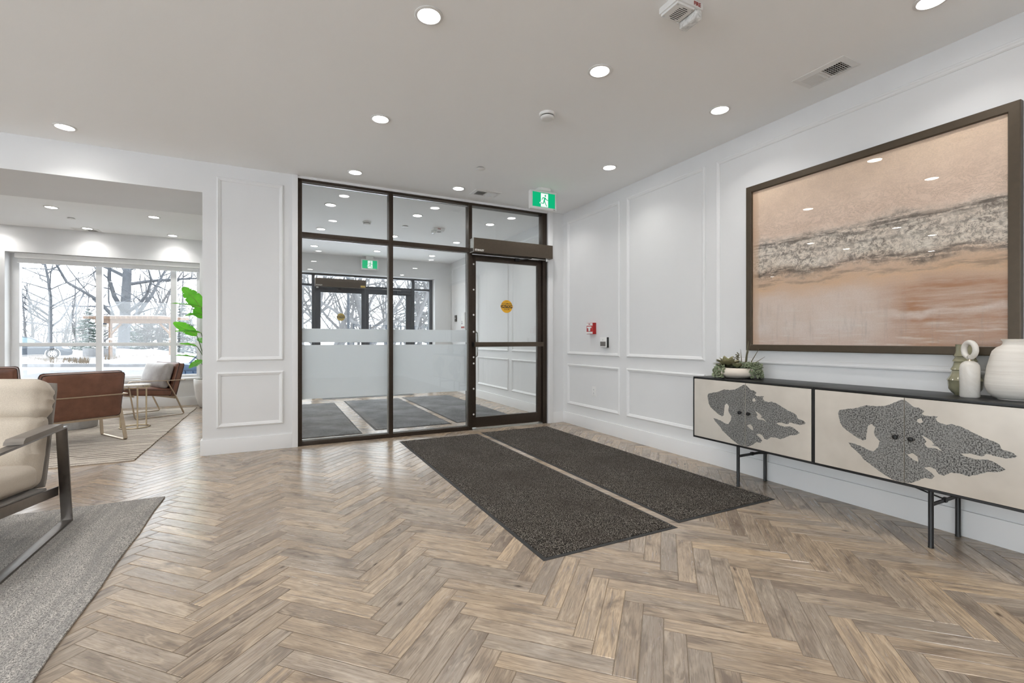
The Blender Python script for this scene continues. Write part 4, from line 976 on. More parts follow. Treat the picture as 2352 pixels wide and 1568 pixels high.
rosette((-0.045, -0.035, 0.066), 0.055, [(7, 0.25, 0.9, 0.5), (5, 0.7, 0.75, 0.45), (4, 1.1, 0.5, 0.35)], ['bead', 'succ', 'succ'])
rosette((0.035, -0.045, 0.062), 0.05, [(7, 0.3, 0.9, 0.5), (5, 0.8, 0.7, 0.45)], ['bead', 'bead'])
for (x, y, dx, dy, hh, r) in ((0.03, -0.03, -0.01, -0.028, 0.155, 0.007), (0.02, -0.055, -0.01, -0.075, 0.115, 0.003), (0.01, -0.06, 0.0, -0.105, 0.072, 0.003), (0.03, -0.01, 0.01, 0.018, 0.11, 0.003), (0.02, -0.03, -0.01, -0.05, 0.145, 0.0025)):
    MB().tube([(x, y, 0.055), (x+dx*0.4, y+dy*0.45, 0.055+hh*0.5), (x+dx, y+dy, 0.055+hh)], [r, r*0.8, r*0.25], 7).build('spear_stem', 'spear', bx, smooth=1)
for (x, y, n) in ((0.035, 0.02, 6), (0.045, 0.035, 5), (0.03, 0.045, 4)):
    mb = MB()
    for k in range(n*3):
        a = k*2.4; z = 0.07+k*0.0042; mb.tube([(x+0.003*math.cos(a), y+0.003*math.sin(a), z), (x+0.010*math.cos(a), y+0.010*math.sin(a), z+0.006)], [0.0035, 0.0012], 5)
    o = mb.build('stacked_succulent', 'spear', bx, smooth=1); o['kind'] = 'stuff'
def trail(a0, a1, n, r0, seed):
    rr = random.Random(seed); mb = MB(); ico = []
    for i in range(n):
        a = rr.uniform(a0, a1); t_ = rr.random(); rad = r0+0.020*t_**0.5+rr.uniform(-0.006, 0.010); z = 0.070-0.066*t_**1.3+rr.uniform(-0.004, 0.006)
        p = Vector((rad*math.cos(a), rad*math.sin(a), max(0.010, z))); d = Vector((rr.uniform(-1, 1), rr.uniform(-1, 1), rr.uniform(-1, 0.4))).normalized()*0.009
        mb.tube([p-d*0.9, p-d*0.4, p+d*0.4, p+d*0.9], [0.0012, 0.0042, 0.0042, 0.0012], 5)
    o = mb.build('trailing_beads', 'bead', bx, smooth=1); o['kind'] = 'stuff'
trail(PI*0.55, PI*1.02, 150, 0.104, 1); trail(-PI*0.62, -PI*0.12, 170, 0.106, 2)
mb = MB(); rr = random.Random(9)
for i in range(140):
    p = Vector((rr.uniform(-0.05, 0.05), rr.uniform(-0.125, -0.045), rr.uniform(0.062, 0.092))); d = Vector((rr.uniform(-1, 1), rr.uniform(-1, 0.3), rr.uniform(-0.4, 0.9))).normalized()*0.012
    mb.tube([p, p+d*0.6, p+d], [0.003, 0.0035, 0.001], 5)
o = mb.build('sedum_clump', 'bead', bx, smooth=1); o['kind'] = 'stuff'

prof = [(0.0, 0.0), (0.040, 0.0), (0.042, 0.006), (0.050, 0.012), (0.061, 0.030), (0.063, 0.050), (0.064, 0.066), (0.0665, 0.070), (0.064, 0.074), (0.055, 0.090), (0.050, 0.104), (0.049, 0.116), (0.0535, 0.120), (0.051, 0.124), (0.044, 0.138), (0.041, 0.152), (0.0405, 0.156), (0.046, 0.160), (0.043, 0.165), (0.037, 0.176), (0.0365, 0.181), (0.042, 0.185), (0.040, 0.190), (0.036, 0.200), (0.0345, 0.210), (0.0345, 0.236), (0.0355, 0.240), (0.032, 0.240), (0.031, 0.20)]
o = MB().lathe([(r*1.10, z*1.12) for r, z in prof], 48, cap0=False, cap1=False).build('green_vase', 'vase_green', None, smooth=1)
o.location = (3.270, 1.118, SZ1); tag(o, 'glossy sage green vase with stacked ridges behind the marble bottle', 'vase')
bt = thing('marble_bottle', 'white marble bottle with a thick ring for a stopper', 'decor', (3.165, 1.064, SZ1))
MB().lathe([(0.0, 0.0), (0.035, 0.0), (0.039, 0.005), (0.039, 0.145), (0.0365, 0.164), (0.029, 0.177), (0.016, 0.185), (0.0, 0.187)], 44, cap0=False, cap1=False).build('bottle_body', 'marble', bt, smooth=50)
MB().lathe([(0.007, 0.184), (0.007, 0.193)], 12).build('neck_pin', 'brass', bt)
n_ = 44; rt = Matrix.Rotation(math.radians(-38), 4, 'Z')
MB().tube([rt @ Vector((0, 0.0385*math.sin(a), 0.2420-0.0385*math.cos(a))) for a in [2*PI*(k+0.5)/n_*0.985+0.02 for k in range(n_)]], 0.0125, 16).build('ring_stopper', 'marble', bt, smooth=1)
prof = [(0.0, 0.003), (0.060, 0.0), (0.062, 0.004), (0.078, 0.010), (0.097, 0.030), (0.106, 0.056), (0.108, 0.075), (0.105, 0.105), (0.098, 0.150), (0.088, 0.195), (0.080, 0.220), (0.066, 0.236), (0.050, 0.245), (0.044, 0.252), (0.0425, 0.262), (0.048, 0.270), (0.050, 0.274), (0.046, 0.275), (0.040, 0.262), (0.040, 0.25)]
o = MB().lathe([(r, z*1.08) for r, z in prof], 56, cap0=False, cap1=False).build('white_vase', 'vase_white', None, smooth=1)
o.location = (3.222, 0.916, SZ1); tag(o, 'large white ribbed ceramic vase with a short flared neck', 'vase')

# ------------------------------------------------------------------ framed painting
ar = thing('framed_painting', 'large peach and brown abstract painting in a dark bronze frame', 'painting', (XR, 1.696, 0.995)); AW, AH = 0.767, 1.294
mb = MB()
for o_, x in ((0.0, -0.004), (0.0, -0.038), (0.004, -0.040), (0.044, -0.040), (0.047, -0.037), (0.047, -0.004)):
    mb.v += [(x, -AW+o_, o_), (x, AW-o_, o_), (x, AW-o_, AH-o_), (x, -AW+o_, AH-o_)]
for i in range(6):
    for k in range(4): mb.f.append((i*4+k, i*4+(k+1) % 4, ((i+1) % 6)*4+(k+1) % 4, ((i+1) % 6)*4+k))
M['picframe'] = plain('bronze_picture_frame', (0.085, 0.064, 0.043), 0.42, metal=0.45, nscale=30, var=0.06)
mb.build('frame', 'picframe', ar)
cv = MB().box(-0.020, -0.006, -AW+0.046, AW-0.046, 0.046, AH-0.046).build('canvas', 'painting', ar)
uv = cv.data.uv_layers.new(name='UVMap')
for lp in cv.data.loops:
    p = cv.data.vertices[lp.vertex_index].co; uv.data[lp.index].uv = ((AW-0.046-p.y)/(2*AW-0.092), (p.z-0.046)/(AH-0.092))
MB().box(-0.0265, -0.0245, -AW+0.046, AW-0.046, 0.046, AH-0.046).build('picture_glass', 'picglass', ar)

# ------------------------------------------------------------------ oatmeal armchair (faces -Y)
ac = thing('armchair', 'oatmeal linen armchair with a flat metal bar frame on the grey rug', 'armchair', (-1.48, 3.25, 0.012))
def loop_bar(name, pts, w, th, m, parent, x):
    """closed flat bar following pts (y, z), width w across x"""
    n = len(pts); c = Vector((sum(p[0] for p in pts)/n, sum(p[1] for p in pts)/n)); inn = inset(pts, th); mb = MB()
    for s in (-w/2, w/2):
        mb.v += [(x+s, p[0], p[1]) for p in pts]+[(x+s, p[0], p[1]) for p in inn]
    for i in range(n):
        j = (i+1) % n
        mb.f += [(i, j, n+j, n+i), (2*n+i, 3*n+i, 3*n+j, 2*n+j), (i, 2*n+i, 2*n+j, j), (n+i, n+j, 3*n+j, 3*n+i)]
    return mb.build(name, m, parent, bev=0.0015)
for x in (0.38, -0.38):
    loop_bar('side_frame', [(0.372, 0.0), (0.292, 0.572), (-0.50, 0.572), (-0.66, 0.0)], 0.05, 0.012, 'gun', ac, x)
    mb = MB(); 
    mb.prism([(0.20, 0.573), (0.20, 0.594), (0.185, 0.600), (-0.235, 0.600), (-0.255, 0.588), (-0.262, 0.573)], 0.072, lambda u, v, d: (x-0.036+d, u, v)); mb.build('arm_pad', 'armpad', ac, bev=0.004)
    MB().bar((x-0.031 if x > 0 else x+0.031, 0.325, 0.196), (x-0.031 if x > 0 else x+0.031, -0.46, 0.292), 0.012, 0.05).build('side_rail', 'gun', ac, bev=0.0015)
for y, z in ((-0.44, 0.290), (0.27, 0.203)): MB().bar((-0.343, y, z), (0.343, y, z), 0.04, 0.012).build('cross_rail', 'gun', ac)
tilt = Matrix.Rotation(math.radians(-6.5), 4, 'X')
moved(rbox(0.64, 0.80, 0.035, 0.012, 8), Matrix.Translation((0, -0.11, 0.262)) @ tilt).build('seat_base', 'shell', ac, smooth=1)
def seatw(p, u, v, w): return (p.x, p.y, p.z+0.006*math.sin(9*p.x+4*p.y)*(1-abs(u))*max(0, w))
moved(rbox(0.645, 0.72, 0.135, 0.05, 16, (0.012, 0.01, 0.02), seatw), Matrix.Translation((0, -0.175, 0.366)) @ tilt).build('seat_cushion', 'linen', ac, smooth=1)
bt_ = Matrix.Translation((0, 0.215, 0.255)) @ Matrix.Rotation(math.radians(-16), 4, 'X')
def shellw(p, u, v, w): return (p.x, p.y, p.z)
moved(rbox(0.64, 0.03, 0.60, 0.014, 10), bt_ @ Matrix.Translation((0, 0.052, 0.295))).build('back_shell', 'shell', ac, smooth=1)
def backw(p, u, v, w):
    e = 0.012*math.sin(34*p.z+3*p.x)*abs(u)**4*max(0, -v+0.6)
    k = 0.007*math.sin(46*p.z+9*p.x)*(0.3+abs(u))*max(0.0, -v)
    return (p.x-(1 if u > 0 else -1)*abs(e)*0.9, p.y-k, p.z)
moved(rbox(0.63, 0.15, 0.42, 0.055, 18, (0.008, 0.022, 0.01), backw), bt_ @ Matrix.Translation((0, -0.035, 0.20))).build('back_cushion', 'linen', ac, smooth=1)
def headw(p, u, v, w):
    e = 0.010*math.sin(60*p.z)*abs(u)**5; k = 0.006*math.sin(42*p.z+14*p.x+2*math.sin(9*p.x))*max(0.0, -v+0.2)
    return (p.x-(1 if u > 0 else -1)*abs(e), p.y-k, p.z)
moved(rbox(0.65, 0.175, 0.235, 0.065, 18, (0.01, 0.02, 0.012), headw), bt_ @ Matrix.Translation((0, -0.030, 0.475))).build('head_cushion', 'linen', ac, smooth=1)

# ------------------------------------------------------------------ leather lounge chairs (face local +x, origin at the middle of the rear feet)
def make_leather_chair():
    t = thing('leather_chair', '', 'chair')
    for y in (-0.334, 0.334):
        s = 1 if y > 0 else -1
        def path(pts, nm, w=0.034, th=0.010):
            mb = MB()
            for a, b in zip(pts[:-1], pts[1:]): pass
            n = len(pts); vs = []
            for i, (x, z) in enumerate(pts):
                d0 = Vector((pts[i][0]-pts[i-1][0], pts[i][1]-pts[i-1][1])).normalized() if i else None
                d1 = Vector((pts[i+1][0]-pts[i][0], pts[i+1][1]-pts[i][1])).normalized() if i < n-1 else None
                d = ((d0 or d1)+(d1 or d0)).normalized(); nn = Vector((-d.y, d.x)); k = th/2/max(0.5, nn.dot(Vector((-(d1 or d0).y, (d1 or d0).x))))
                for sy, sn in ((-1, -1), (1, -1), (1, 1), (-1, 1)): vs.append((x+nn.x*k*sn, y+sy*w/2, z+nn.y*k*sn))
            fs = [(3, 2, 1, 0), tuple((n-1)*4+k for k in range(4))]
            for i in range(n-1):
                for k in range(4): fs.append((i*4+k, i*4+(k+1) % 4, (i+1)*4+(k+1) % 4, (i+1)*4+k))
            return MB().add(vs, fs).build(nm, 'brassbar', t, bev=0.0015)
        path([(0.012, 0.010), (0.000, 0.020), (0.004, 0.034), (0.098, 0.262), (0.215, 0.490)], 'rear_leg')
        path([(-0.02, 0.495), (0.20, 0.497), (0.62, 0.512), (0.650, 0.506), (0.664, 0.485), (0.590, 0.030), (0.580, 0.012), (0.565, 0.006), (0.012, 0.006)], 'arm_loop', 0.030, 0.009)
    MB().tube([(-0.018, -0.34, 0.494), (-0.018, 0.34, 0.494)], 0.007, 8).build('back_rail', 'brassbar', t, smooth=1)
    MB().bar((0.105, -0.33, 0.252), (0.105, 0.33, 0.252), 0.014, 0.036).build('rear_rail', 'brassbar', t, bev=0.002)
    MB().bar((0.60, -0.33, 0.315), (0.60, 0.33, 0.315), 0.014, 0.03).build('front_rail', 'brassbar', t, bev=0.002)
    sm = Matrix.Translation((0.39, 0, 0.352)) @ Matrix.Rotation(math.radians(-6), 4, 'Y')
    se = moved(rbox(0.60, 0.62, 0.105, 0.030, 12, (0.006, 0.004, 0.014)), sm).build('seat', 'leather', t, smooth=1)
    ring = lambda w, d, r, z, M_: [M_ @ Vector(p) for p in [(w/2-r+r*math.cos(a), d/2-r+r*math.sin(a), z) for a in (0, PI/4, PI/2)]+[(-w/2+r+r*math.cos(a), d/2-r+r*math.sin(a), z) for a in (PI/2, 3*PI/4, PI)]+[(-w/2+r+r*math.cos(a), -d/2+r+r*math.sin(a), z) for a in (PI, 5*PI/4, 3*PI/2)]+[(w/2-r+r*math.cos(a), -d/2+r+r*math.sin(a), z) for a in (3*PI/2, 7*PI/4, 2*PI)]]
    MB().tube(ring(0.603, 0.623, 0.03, 0.028, sm), 0.0045, 6, closed=True).build('piping', 'leather_dk', se, smooth=1)
    bm_ = Matrix.Translation((0.068, 0, 0.500)) @ Matrix.Rotation(math.radians(-14), 4, 'Y')
    ba = moved(rbox(0.100, 0.64, 0.475, 0.026, 12, (0.010, 0.004, 0.006)), bm_).build('backrest', 'leather', t, smooth=1)
    rm = bm_ @ Matrix.Rotation(PI/2, 4, 'Y')
    MB().tube(ring(0.478, 0.643, 0.026, -0.030, rm), 0.0045, 6, closed=True).build('piping', 'leather_dk', ba, smooth=1)
    MB().tube(ring(0.478, 0.643, 0.026, 0.030, rm), 0.0045, 6, closed=True).build('piping', 'leather_dk', ba, smooth=1)
    pm = Matrix.Translation((0.185, 0, 0.555)) @ Matrix.Rotation(math.radians(-16), 4, 'Y')
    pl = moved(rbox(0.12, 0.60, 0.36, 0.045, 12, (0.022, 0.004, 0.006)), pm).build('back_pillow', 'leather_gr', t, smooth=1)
    return t
lc = make_leather_chair()
def rear_mid(p, f): return (p[0]+f[1]*-0.0, p[1])
fa = math.atan2(0.485, -0.318); fb = math.atan2(-0.575, -0.82); fc = math.atan2(0.995, -0.10)
def mid(p, ang, side): return (p[0]+side*0.334*-math.sin(ang), p[1]+side*0.334*math.cos(ang), 0.014)
lc.location = mid((-1.44, 6.276), fa, 1); lc.rotation_euler = (0, 0, fa)
lc['label'] = 'brown leather lounge chair turned with its back to the lobby'; lc['group'] = 'leather lounge chairs on the cream rug'
# the near side of the window chair is its left-hand side
dup(lc, mid((-1.20, 8.098), fb, -1), fb, 'brown leather lounge chair facing the round side table by the planter')
dup(lc, mid((-2.80, 7.75), fc, 1), fc, 'brown leather lounge chair facing the window behind the oatmeal armchair')

# side table and coffee table
st = thing('side_table', 'small round marble topped side table on thin brass legs', 'side table', (-1.545, 7.125, 0.014))
MB().lathe([(0.0, 0.500), (0.150, 0.500), (0.160, 0.506), (0.160, 0.518), (0.154, 0.524), (0.0, 0.524)], 40, cap0=False, cap1=False).build('marble_top', 'marble_top', st, smooth=50)
MB().tube([(0.145*math.cos(a), 0.145*math.sin(a), 0.488) for a in [2*PI*k/36 for k in range(36)]], 0.007, 8, closed=True).build('upper_ring', 'brass', st, smooth=1)
MB().tube([(0.145*math.cos(a), 0.145*math.sin(a), 0.007) for a in [2*PI*k/36 for k in range(36)]], 0.007, 8, closed=True).build('foot_ring', 'brass', st, smooth=1)
for k in range(3):
    a = math.radians(-68)+2*PI*k/3; p = (0.145*math.cos(a), 0.145*math.sin(a)); MB().tube([(p[0], p[1], 0.007), (p[0], p[1], 0.50)], 0.008, 10).build('leg', 'brass', st, smooth=1)
o = MB().lathe([(0.0, 0.0), (0.225, 0.0), (0.235, 0.01), (0.275, 0.27), (0.285, 0.31), (0.275, 0.325), (0.0, 0.325)], 44, cap0=False, cap1=False).build('coffee_table', 'concrete', None, smooth=50)
o.location = (-2.22, 7.44, 0.014); tag(o, 'low round grey concrete drum table behind the leather chair', 'coffee table')

# ------------------------------------------------------------------ planter and bird of paradise
pp = thing('planter', 'tall tapered white planter beside the lounge window', 'planter', (-0.955, 8.90, 0.0))
MB().lathe([(0.0, 0.0), (0.13, 0.0), (0.16, 0.02), (0.205, 0.18), (0.228, 0.36), (0.230, 0.45), (0.222, 0.455), (0.210, 0.45), (0.210, 0.42)], 48, cap0=False, cap1=False).build('pot', 'planter', pp, smooth=60)
MB().lathe([(0.208, 0.425), (0.1, 0.435), (0.0, 0.437)], 24, cap0=False, cap1=False).build('soil', 'soil', pp, smooth=1)
bp = thing('bird_of_paradise', 'green bird of paradise plant with broad split leaves in the white planter', 'plant', (-0.955, 8.90, 0.435))
def big_leaf(base, tip, mid_, ln, wd, face, roll, splits, seed):
    """base of stem, leaf start (mid_), leaf tip; face = preferred leaf normal"""
    r = random.Random(seed); b, m_, tp = Vector(base), Vector(mid_), Vector(tip)
    st_ = [b.lerp(m_, f)+Vector((0, 0, 0.05*math.sin(PI*f))) for f in (0, 0.25, 0.5, 0.75, 1)]
    stem = MB().tube(st_, [0.009, 0.008, 0.007, 0.006, 0.0055], 8).build('leaf_stalk', 'stem', bp, smooth=1)
    ax = (tp-m_); L_ = ax.length; ax.normalize(); nrm = Vector(face); nrm = (nrm-ax*nrm.dot(ax)).normalized(); sd = ax.cross(nrm)
    droop = 0.10*L_; cuts = sorted(r.uniform(0.35, 0.92) for _ in range(splits))
    for side in (-1, 1):
        mb = MB(); nv = 44; nu = 4
        def f(u, v):
            w = wd/2*(math.sin(PI*min(1.0, v*0.96+0.02))**0.62)*(1-0.25*v)
            for c in cuts:
                if abs(v-c) < 0.012 and u > 0.6: w *= 0.72+0.02*side
            off = side*u*w
            p = m_+ax*(v*L_)+sd*off*math.cos(roll)+nrm*(abs(off)*math.sin(roll)*0.55+0.004*math.sin(16*v+seed)*u)-Vector((0, 0, droop*v*v))
            return tuple(p)
        mb.grid(nu, nv, f); mb.build('leaf_half', 'leaf', stem, smooth=1, fix=False)
    rib = [m_+ax*(v*L_)-Vector((0, 0, droop*v*v))-nrm*0.001 for v in (0, 0.2, 0.4, 0.6, 0.8, 0.97)]
    MB().tube(rib, [0.0055, 0.005, 0.004, 0.003, 0.002, 0.001], 6).build('midrib', 'leaf_rib', stem, smooth=1)
def P_(px, py, dep):   # photograph position at a camera depth -> local point of the plant
    s, c = math.sin(CAM_YAW), math.cos(CAM_YAW); u = (px-1176)/CAM_F; v = -(py-780.5)/CAM_F
    return Vector(((s+u*c)*dep+0.955, (c-u*s)*dep-8.90, CAM_H+v*dep-0.435))
LV = [((467, 712, 7.35), (420, 652, 7.25), 0.26, (0.25, -1, 0.15), 0.2, 3), ((463, 705, 7.3), (390, 690, 7.1), 0.13, (0.0, -0.15, 1), 0.4, 1), ((470, 730, 7.4), (445, 706, 7.35), 0.22, (0.6, -1, 0.2), 0.3, 1),
      ((466, 722, 7.4), (425, 722, 7.2), 0.17, (-0.2, -0.5, 1), 0.5, 1), ((452, 770, 7.45), (398, 735, 7.25), 0.22, (0.2, -0.9, 0.6), 0.3, 3), ((462, 764, 7.45), (402, 756, 7.2), 0.14, (0, -0.3, 1), 0.6, 2),
      ((452, 795, 7.5), (412, 786, 7.3), 0.10, (0.1, -0.5, 1), 0.6, 1), ((448, 820, 7.4), (402, 812, 7.2), 0.08, (0, -0.3, 1), 0.6, 1), ((466, 828, 7.35), (434, 842, 7.2), 0.16, (-0.2, -0.8, 0.7), 0.5, 1), ((468, 788, 7.5), (455, 772, 7.6), 0.12, (0.3, -1, 0.2), 0.3, 0),
      ((490, 700, 7.4), (520, 640, 7.3), 0.24, (-0.1, -1, 0.2), 0.3, 2), ((492, 740, 7.4), (535, 705, 7.4), 0.22, (-0.3, -1, 0.3), 0.4, 2)]
for k, (a, b, wd, face, roll, sp) in enumerate(LV):
    an = k*1.1; big_leaf((0.04*math.cos(an), 0.04*math.sin(an), -0.005), P_(*b), P_(*a), 0, wd, face, roll, sp, k)

# ------------------------------------------------------------------ outdoors
GZ = -0.15
gm = MB().grid(60, 60, lambda u, v: (-90+200*u, 10.0+140*v if v > 0 else -80.0, GZ-0.004+(0.0 if v < 0.09 else 0.12*math.sin(7*u+3*v)*min(1, (v-0.09)*6)))); go = gm.build('ground_outside', 'ground'); struct(go)
def pix(px, dep, z=GZ): 
    s, c = math.sin(CAM_YAW), math.cos(CAM_YAW); u = (px-1176)/CAM_F; return Vector(((s+u*c)*dep, (c-u*s)*dep, z))
def dirpix(px):
    s, c = math.sin(CAM_YAW), math.cos(CAM_YAW); u = (px-1176)/CAM_F; return Vector((s+u*c, c-u*s))
SKX = math.atan2(-math.sin(CAM_YAW), math.cos(CAM_YAW))    # bearing of a line square to the view

# kerb and snow strip
k0, k1 = pix(-350, 21.0), pix(700, 21.5)
o = MB().bar(k0+Vector((0, 0, 0.06)), k1+Vector((0, 0, 0.06)), 0.18, 0.16).build('kerb', 'stone'); tag(o, 'grey concrete kerb between the road and the snowy verge', 'kerb')
def bank(px0, px1, d0, d1, hh, label, seed):
    a, b, c, d = pix(px0, d0), pix(px1, d0), pix(px0, d1), pix(px1, d1)
    def f(u, v):
        p = a.lerp(b, u).lerp(c.lerp(d, u), v); e = math.sin(PI*v)**0.6*min(1, 6*u, 6*(1-u)); q = 0.5+0.25*math.sin(19*u+seed)+0.25*math.sin(43*u+5*v+seed)
        return (p.x, p.y, GZ-0.05+e*hh*(0.55+0.45*q))
    o = MB().grid(60, 8, f).build('snow_bank', 'snow', None, smooth=1); return tag(o, label, 'snow')
bank(-300, 232, 22.0, 26.5, 0.34, 'low snow bank in front of the parked dark sedan', 1)
bank(246, 470, 26.0, 31.0, 0.38, 'low snow bank on the far side of the road', 3)
bank(-300, 470, 36.0, 42.0, 0.6, 'snow bank at the foot of the trees', 5)
rr = random.Random(4); mb = MB()
for i in range(900):
    p = pix(rr.choice((rr.uniform(60, 120), rr.uniform(118, 205), rr.uniform(240, 395))), 24.0); f = rr.uniform(22.8, 24.6) if p.x < pix(232, 24).x else rr.uniform(27.5, 29.5)
    p = p*(f/24.0); p.z = GZ+0.05; d = Vector((rr.uniform(-0.10, 0.10), rr.uniform(-0.10, 0.10), rr.uniform(0.22, 0.46)))
    s_ = Vector((0.012, -0.006, 0)); mb.add([p-s_, p+s_, p+d], [(0, 1, 2)])
o = mb.build('dry_grass', 'drygrass', fix=False); tag(o, 'tufts of dry grass poking through the snow', 'grass', kind='stuff')

# parked sedan: x forward, y left, origin under the middle
def car(loc, rz, label):
    t = thing('sedan', label, 'car', loc, rz)
    up = [(-2.42, 0.42), (-2.40, 0.75), (-2.30, 0.98), (-1.75, 1.08), (-1.25, 1.12), (0.75, 1.00), (1.55, 0.92), (2.05, 0.80), (2.30, 0.66), (2.38, 0.48), (2.36, 0.26), (2.20, 0.20)]
    lo = [(1.80, 0.20)]+[(1.42+0.38*math.cos(a), 0.33+0.38*math.sin(a)) for a in [PI*k/10 for k in range(0, 11)]]+[(1.0, 0.20), (-0.98, 0.20)]+[(-1.40+0.38*math.cos(a), 0.33+0.38*math.sin(a)) for a in [PI*k/10 for k in range(0, 11)]]+[(-1.80, 0.22), (-2.30, 0.24)]
    def side(u, v, d):
        y = -0.90+1.80*d; taper = 1-0.10*max(0, abs(u)-1.6)-0.06*max(0, v-0.6); return (u, y*taper, v)
    MB().prism(up+lo, 1.0, side).build('car_body', 'carpaint', t, bev=0.03, seg=2)
    cab = [(-1.62, 1.04), (-1.05, 1.36), (-0.55, 1.455), (0.05, 1.46), (0.45, 1.38), (1.12, 0.98)]
    MB().prism(cab, 1.0, lambda u, v, d: (u, (-0.80+1.60*d)*(1-0.36*max(0, v-1.0)), v)).build('cabin', 'carpaint', t, bev=0.03)
    for y in (-0.80, 0.80):
        s = 1 if y > 0 else -1
        for gl in ([(-1.25, 1.10), (-0.85, 1.36), (-0.42, 1.40), (-0.42, 1.08)], [(-0.36, 1.08), (-0.36, 1.40), (0.05, 1.40), (0.40, 1.32), (0.86, 1.03)]):
            MB().prism(gl, 0.02, lambda u, v, d: (u, s*(0.795*(1-0.36*max(0, v-1.0))+d), v)).build('side_window', 'carglass', t)
        MB().box(-1.0, 1.0, s*0.885, s*0.905, 0.245, 0.275).build('sill_strip', 'alloy', t)
        MB().box(0.62, 0.78, s*0.82, s*0.98, 1.02, 1.13).build('wing_mirror', 'carpaint', t, bev=0.02)
        MB().prism([(1.86, 0.80), (2.16, 0.74), (2.32, 0.60), (2.12, 0.62), (1.92, 0.70)], 0.10, lambda u, v, d: (u, s*(0.80+d*0.9)*(1-0.09*max(0, abs(u)-1.6)), v)).build('headlamp', 'lampwhite', t)
        for x in (1.42, -1.40):
            wh = thing('wheel', None, None); wh.parent = t; wh.location = (x, s*0.80, 0.325); del wh
    for x in (1.42, -1.40):
        for s in (1, -1):
            ty = MB().tube([(x+0.245*math.cos(a), s*0.80, 0.325+0.245*math.sin(a)) for a in [2*PI*k/28 for k in range(28)]], 0.085, 10, closed=True).build('tyre', 'tyre', t, smooth=1)
            for k in range(10):
                a = 2*PI*k/10; MB().bar((x+0.03*math.cos(a), s*0.885, 0.325+0.03*math.sin(a)), (x+0.195*math.cos(a), s*0.885, 0.325+0.195*math.sin(a)), 0.03, 0.045, up=(-math.sin(a), 0, math.cos(a))).build('spoke', 'alloy', ty)
            MB().tube([(x+0.205*math.cos(a), s*0.880, 0.325+0.205*math.sin(a)) for a in [2*PI*k/28 for k in range(28)]], 0.015, 6, closed=True).build('rim', 'alloy', ty, smooth=1)
    MB().box(-0.62, -0.15, -0.60, 0.60, 1.455, 1.475).build('roof_snow', 'snow', t, bev=0.008)
    MB().prism([(0.90, 1.075), (1.60, 0.945), (1.95, 0.86), (1.95, 0.83), (0.90, 1.03)], 1.1, lambda u, v, d: (u, -0.55+d, v)).build('bonnet_snow', 'snow', t)
    MB().box(2.33, 2.40, -0.26, 0.26, 0.36, 0.48).build('number_plate', 'whiteprint', t); MB().box(2.26, 2.36, -0.5, 0.5, 0.52, 0.62).build('grille', 'black', t)
    return t
cp = pix(50, 30.0); car((cp.x, cp.y, GZ), 0.30, 'dark blue sedan parked beyond the lounge window')
for o in [o for o in bpy.data.objects if o.name.startswith('wheel')]: bpy.data.objects.remove(o)

# pergola
pa, pb_ = pix(254, 33.0), pix(392, 33.0); pl_ = (pb_-pa); n2 = Vector((-pl_.y, pl_.x, 0)).normalized(); ex = pl_.normalized()
pg = thing('pergola', 'pale timber pergola with snow on its rafters under the big tree', 'pergola', tuple((pa+pb_)/2)); pc = (pa+pb_)/2
def pgp(u, v, z): return ex*u+n2*v+Vector((0, 0, z))
hw = pl_.length/2; TZ = 2.42
for v in (0,):
    for u in (-hw, hw):
        MB().bar(pgp(u, v, -0.2), pgp(u, v, TZ), 0.15, 0.15, up=ex).build('post', 'timber', pg)
        s = -1 if u > 0 else 1; MB().bar(pgp(u+s*0.06, v, TZ-0.75), pgp(u+s*0.75, v, TZ-0.05), 0.10, 0.10, up=n2).build('knee_brace', 'timber', pg)
        MB().box(-0.1, 0.1, -0.1, 0.1, -0.02, 0.12).build('post_collar', 'snow', pg).location = pgp(u, v, 1.25)
    MB().bar(pgp(-hw-1.05, v, TZ+0.13), pgp(hw+0.35, v, TZ+0.13), 0.10, 0.30).build('beam', 'timber', pg)
for k in range(15):
    u = -hw-0.55+(2*hw+0.8)*k/14; r = MB().bar(pgp(u, -1.5, TZ+0.35), pgp(u, 1.5, TZ+0.35), 0.06, 0.18).build('rafter', 'timber', pg)
    MB().bar(pgp(u, -1.5, TZ+0.455), pgp(u, 1.5, TZ+0.455), 0.10, 0.05).build('snow_cap', 'snow', r)

# blue bin and leaning pole outside the lounge window
bp0 = pix(440, 12.3); t = thing('salt_bin', 'blue plastic bin standing outside the lounge window by the planter', 'bin', tuple(bp0), SKX)
MB().prism([(-0.30, 0.0), (0.30, 0.0), (0.33, 0.44), (-0.33, 0.44)], 0.5, lambda u, v, d: (u, -0.25+d, v)).build('bin_body', 'bluebin', t, bev=0.01)
MB().prism([(-0.35, 0.44), (0.35, 0.44), (0.33, 0.56), (-0.20, 0.62), (-0.33, 0.56)], 0.54, lambda u, v, d: (u, -0.27+d, v)).build('bin_lid', 'bluebin', t, bev=0.01)
for x in (-0.2, 0.0, 0.2): MB().box(x-0.012, x+0.012, -0.27, -0.245, 0.04, 0.42).build('rib', 'bluebin', t)
q = thing('leaning_pole', 'blue grey pole leaning over the blue bin', 'pole', tuple(bp0+Vector((0, 0, 0.58))), SKX)
MB().bar((-0.16, 0.12, 0.0), (0.22, 0.16, 0.40), 0.035, 0.035).build('shaft', 'bluegrey', q); MB().bar((0.19, 0.157, 0.37), (0.26, 0.165, 0.44), 0.045, 0.045).build('grip', 'bluegrey', q)

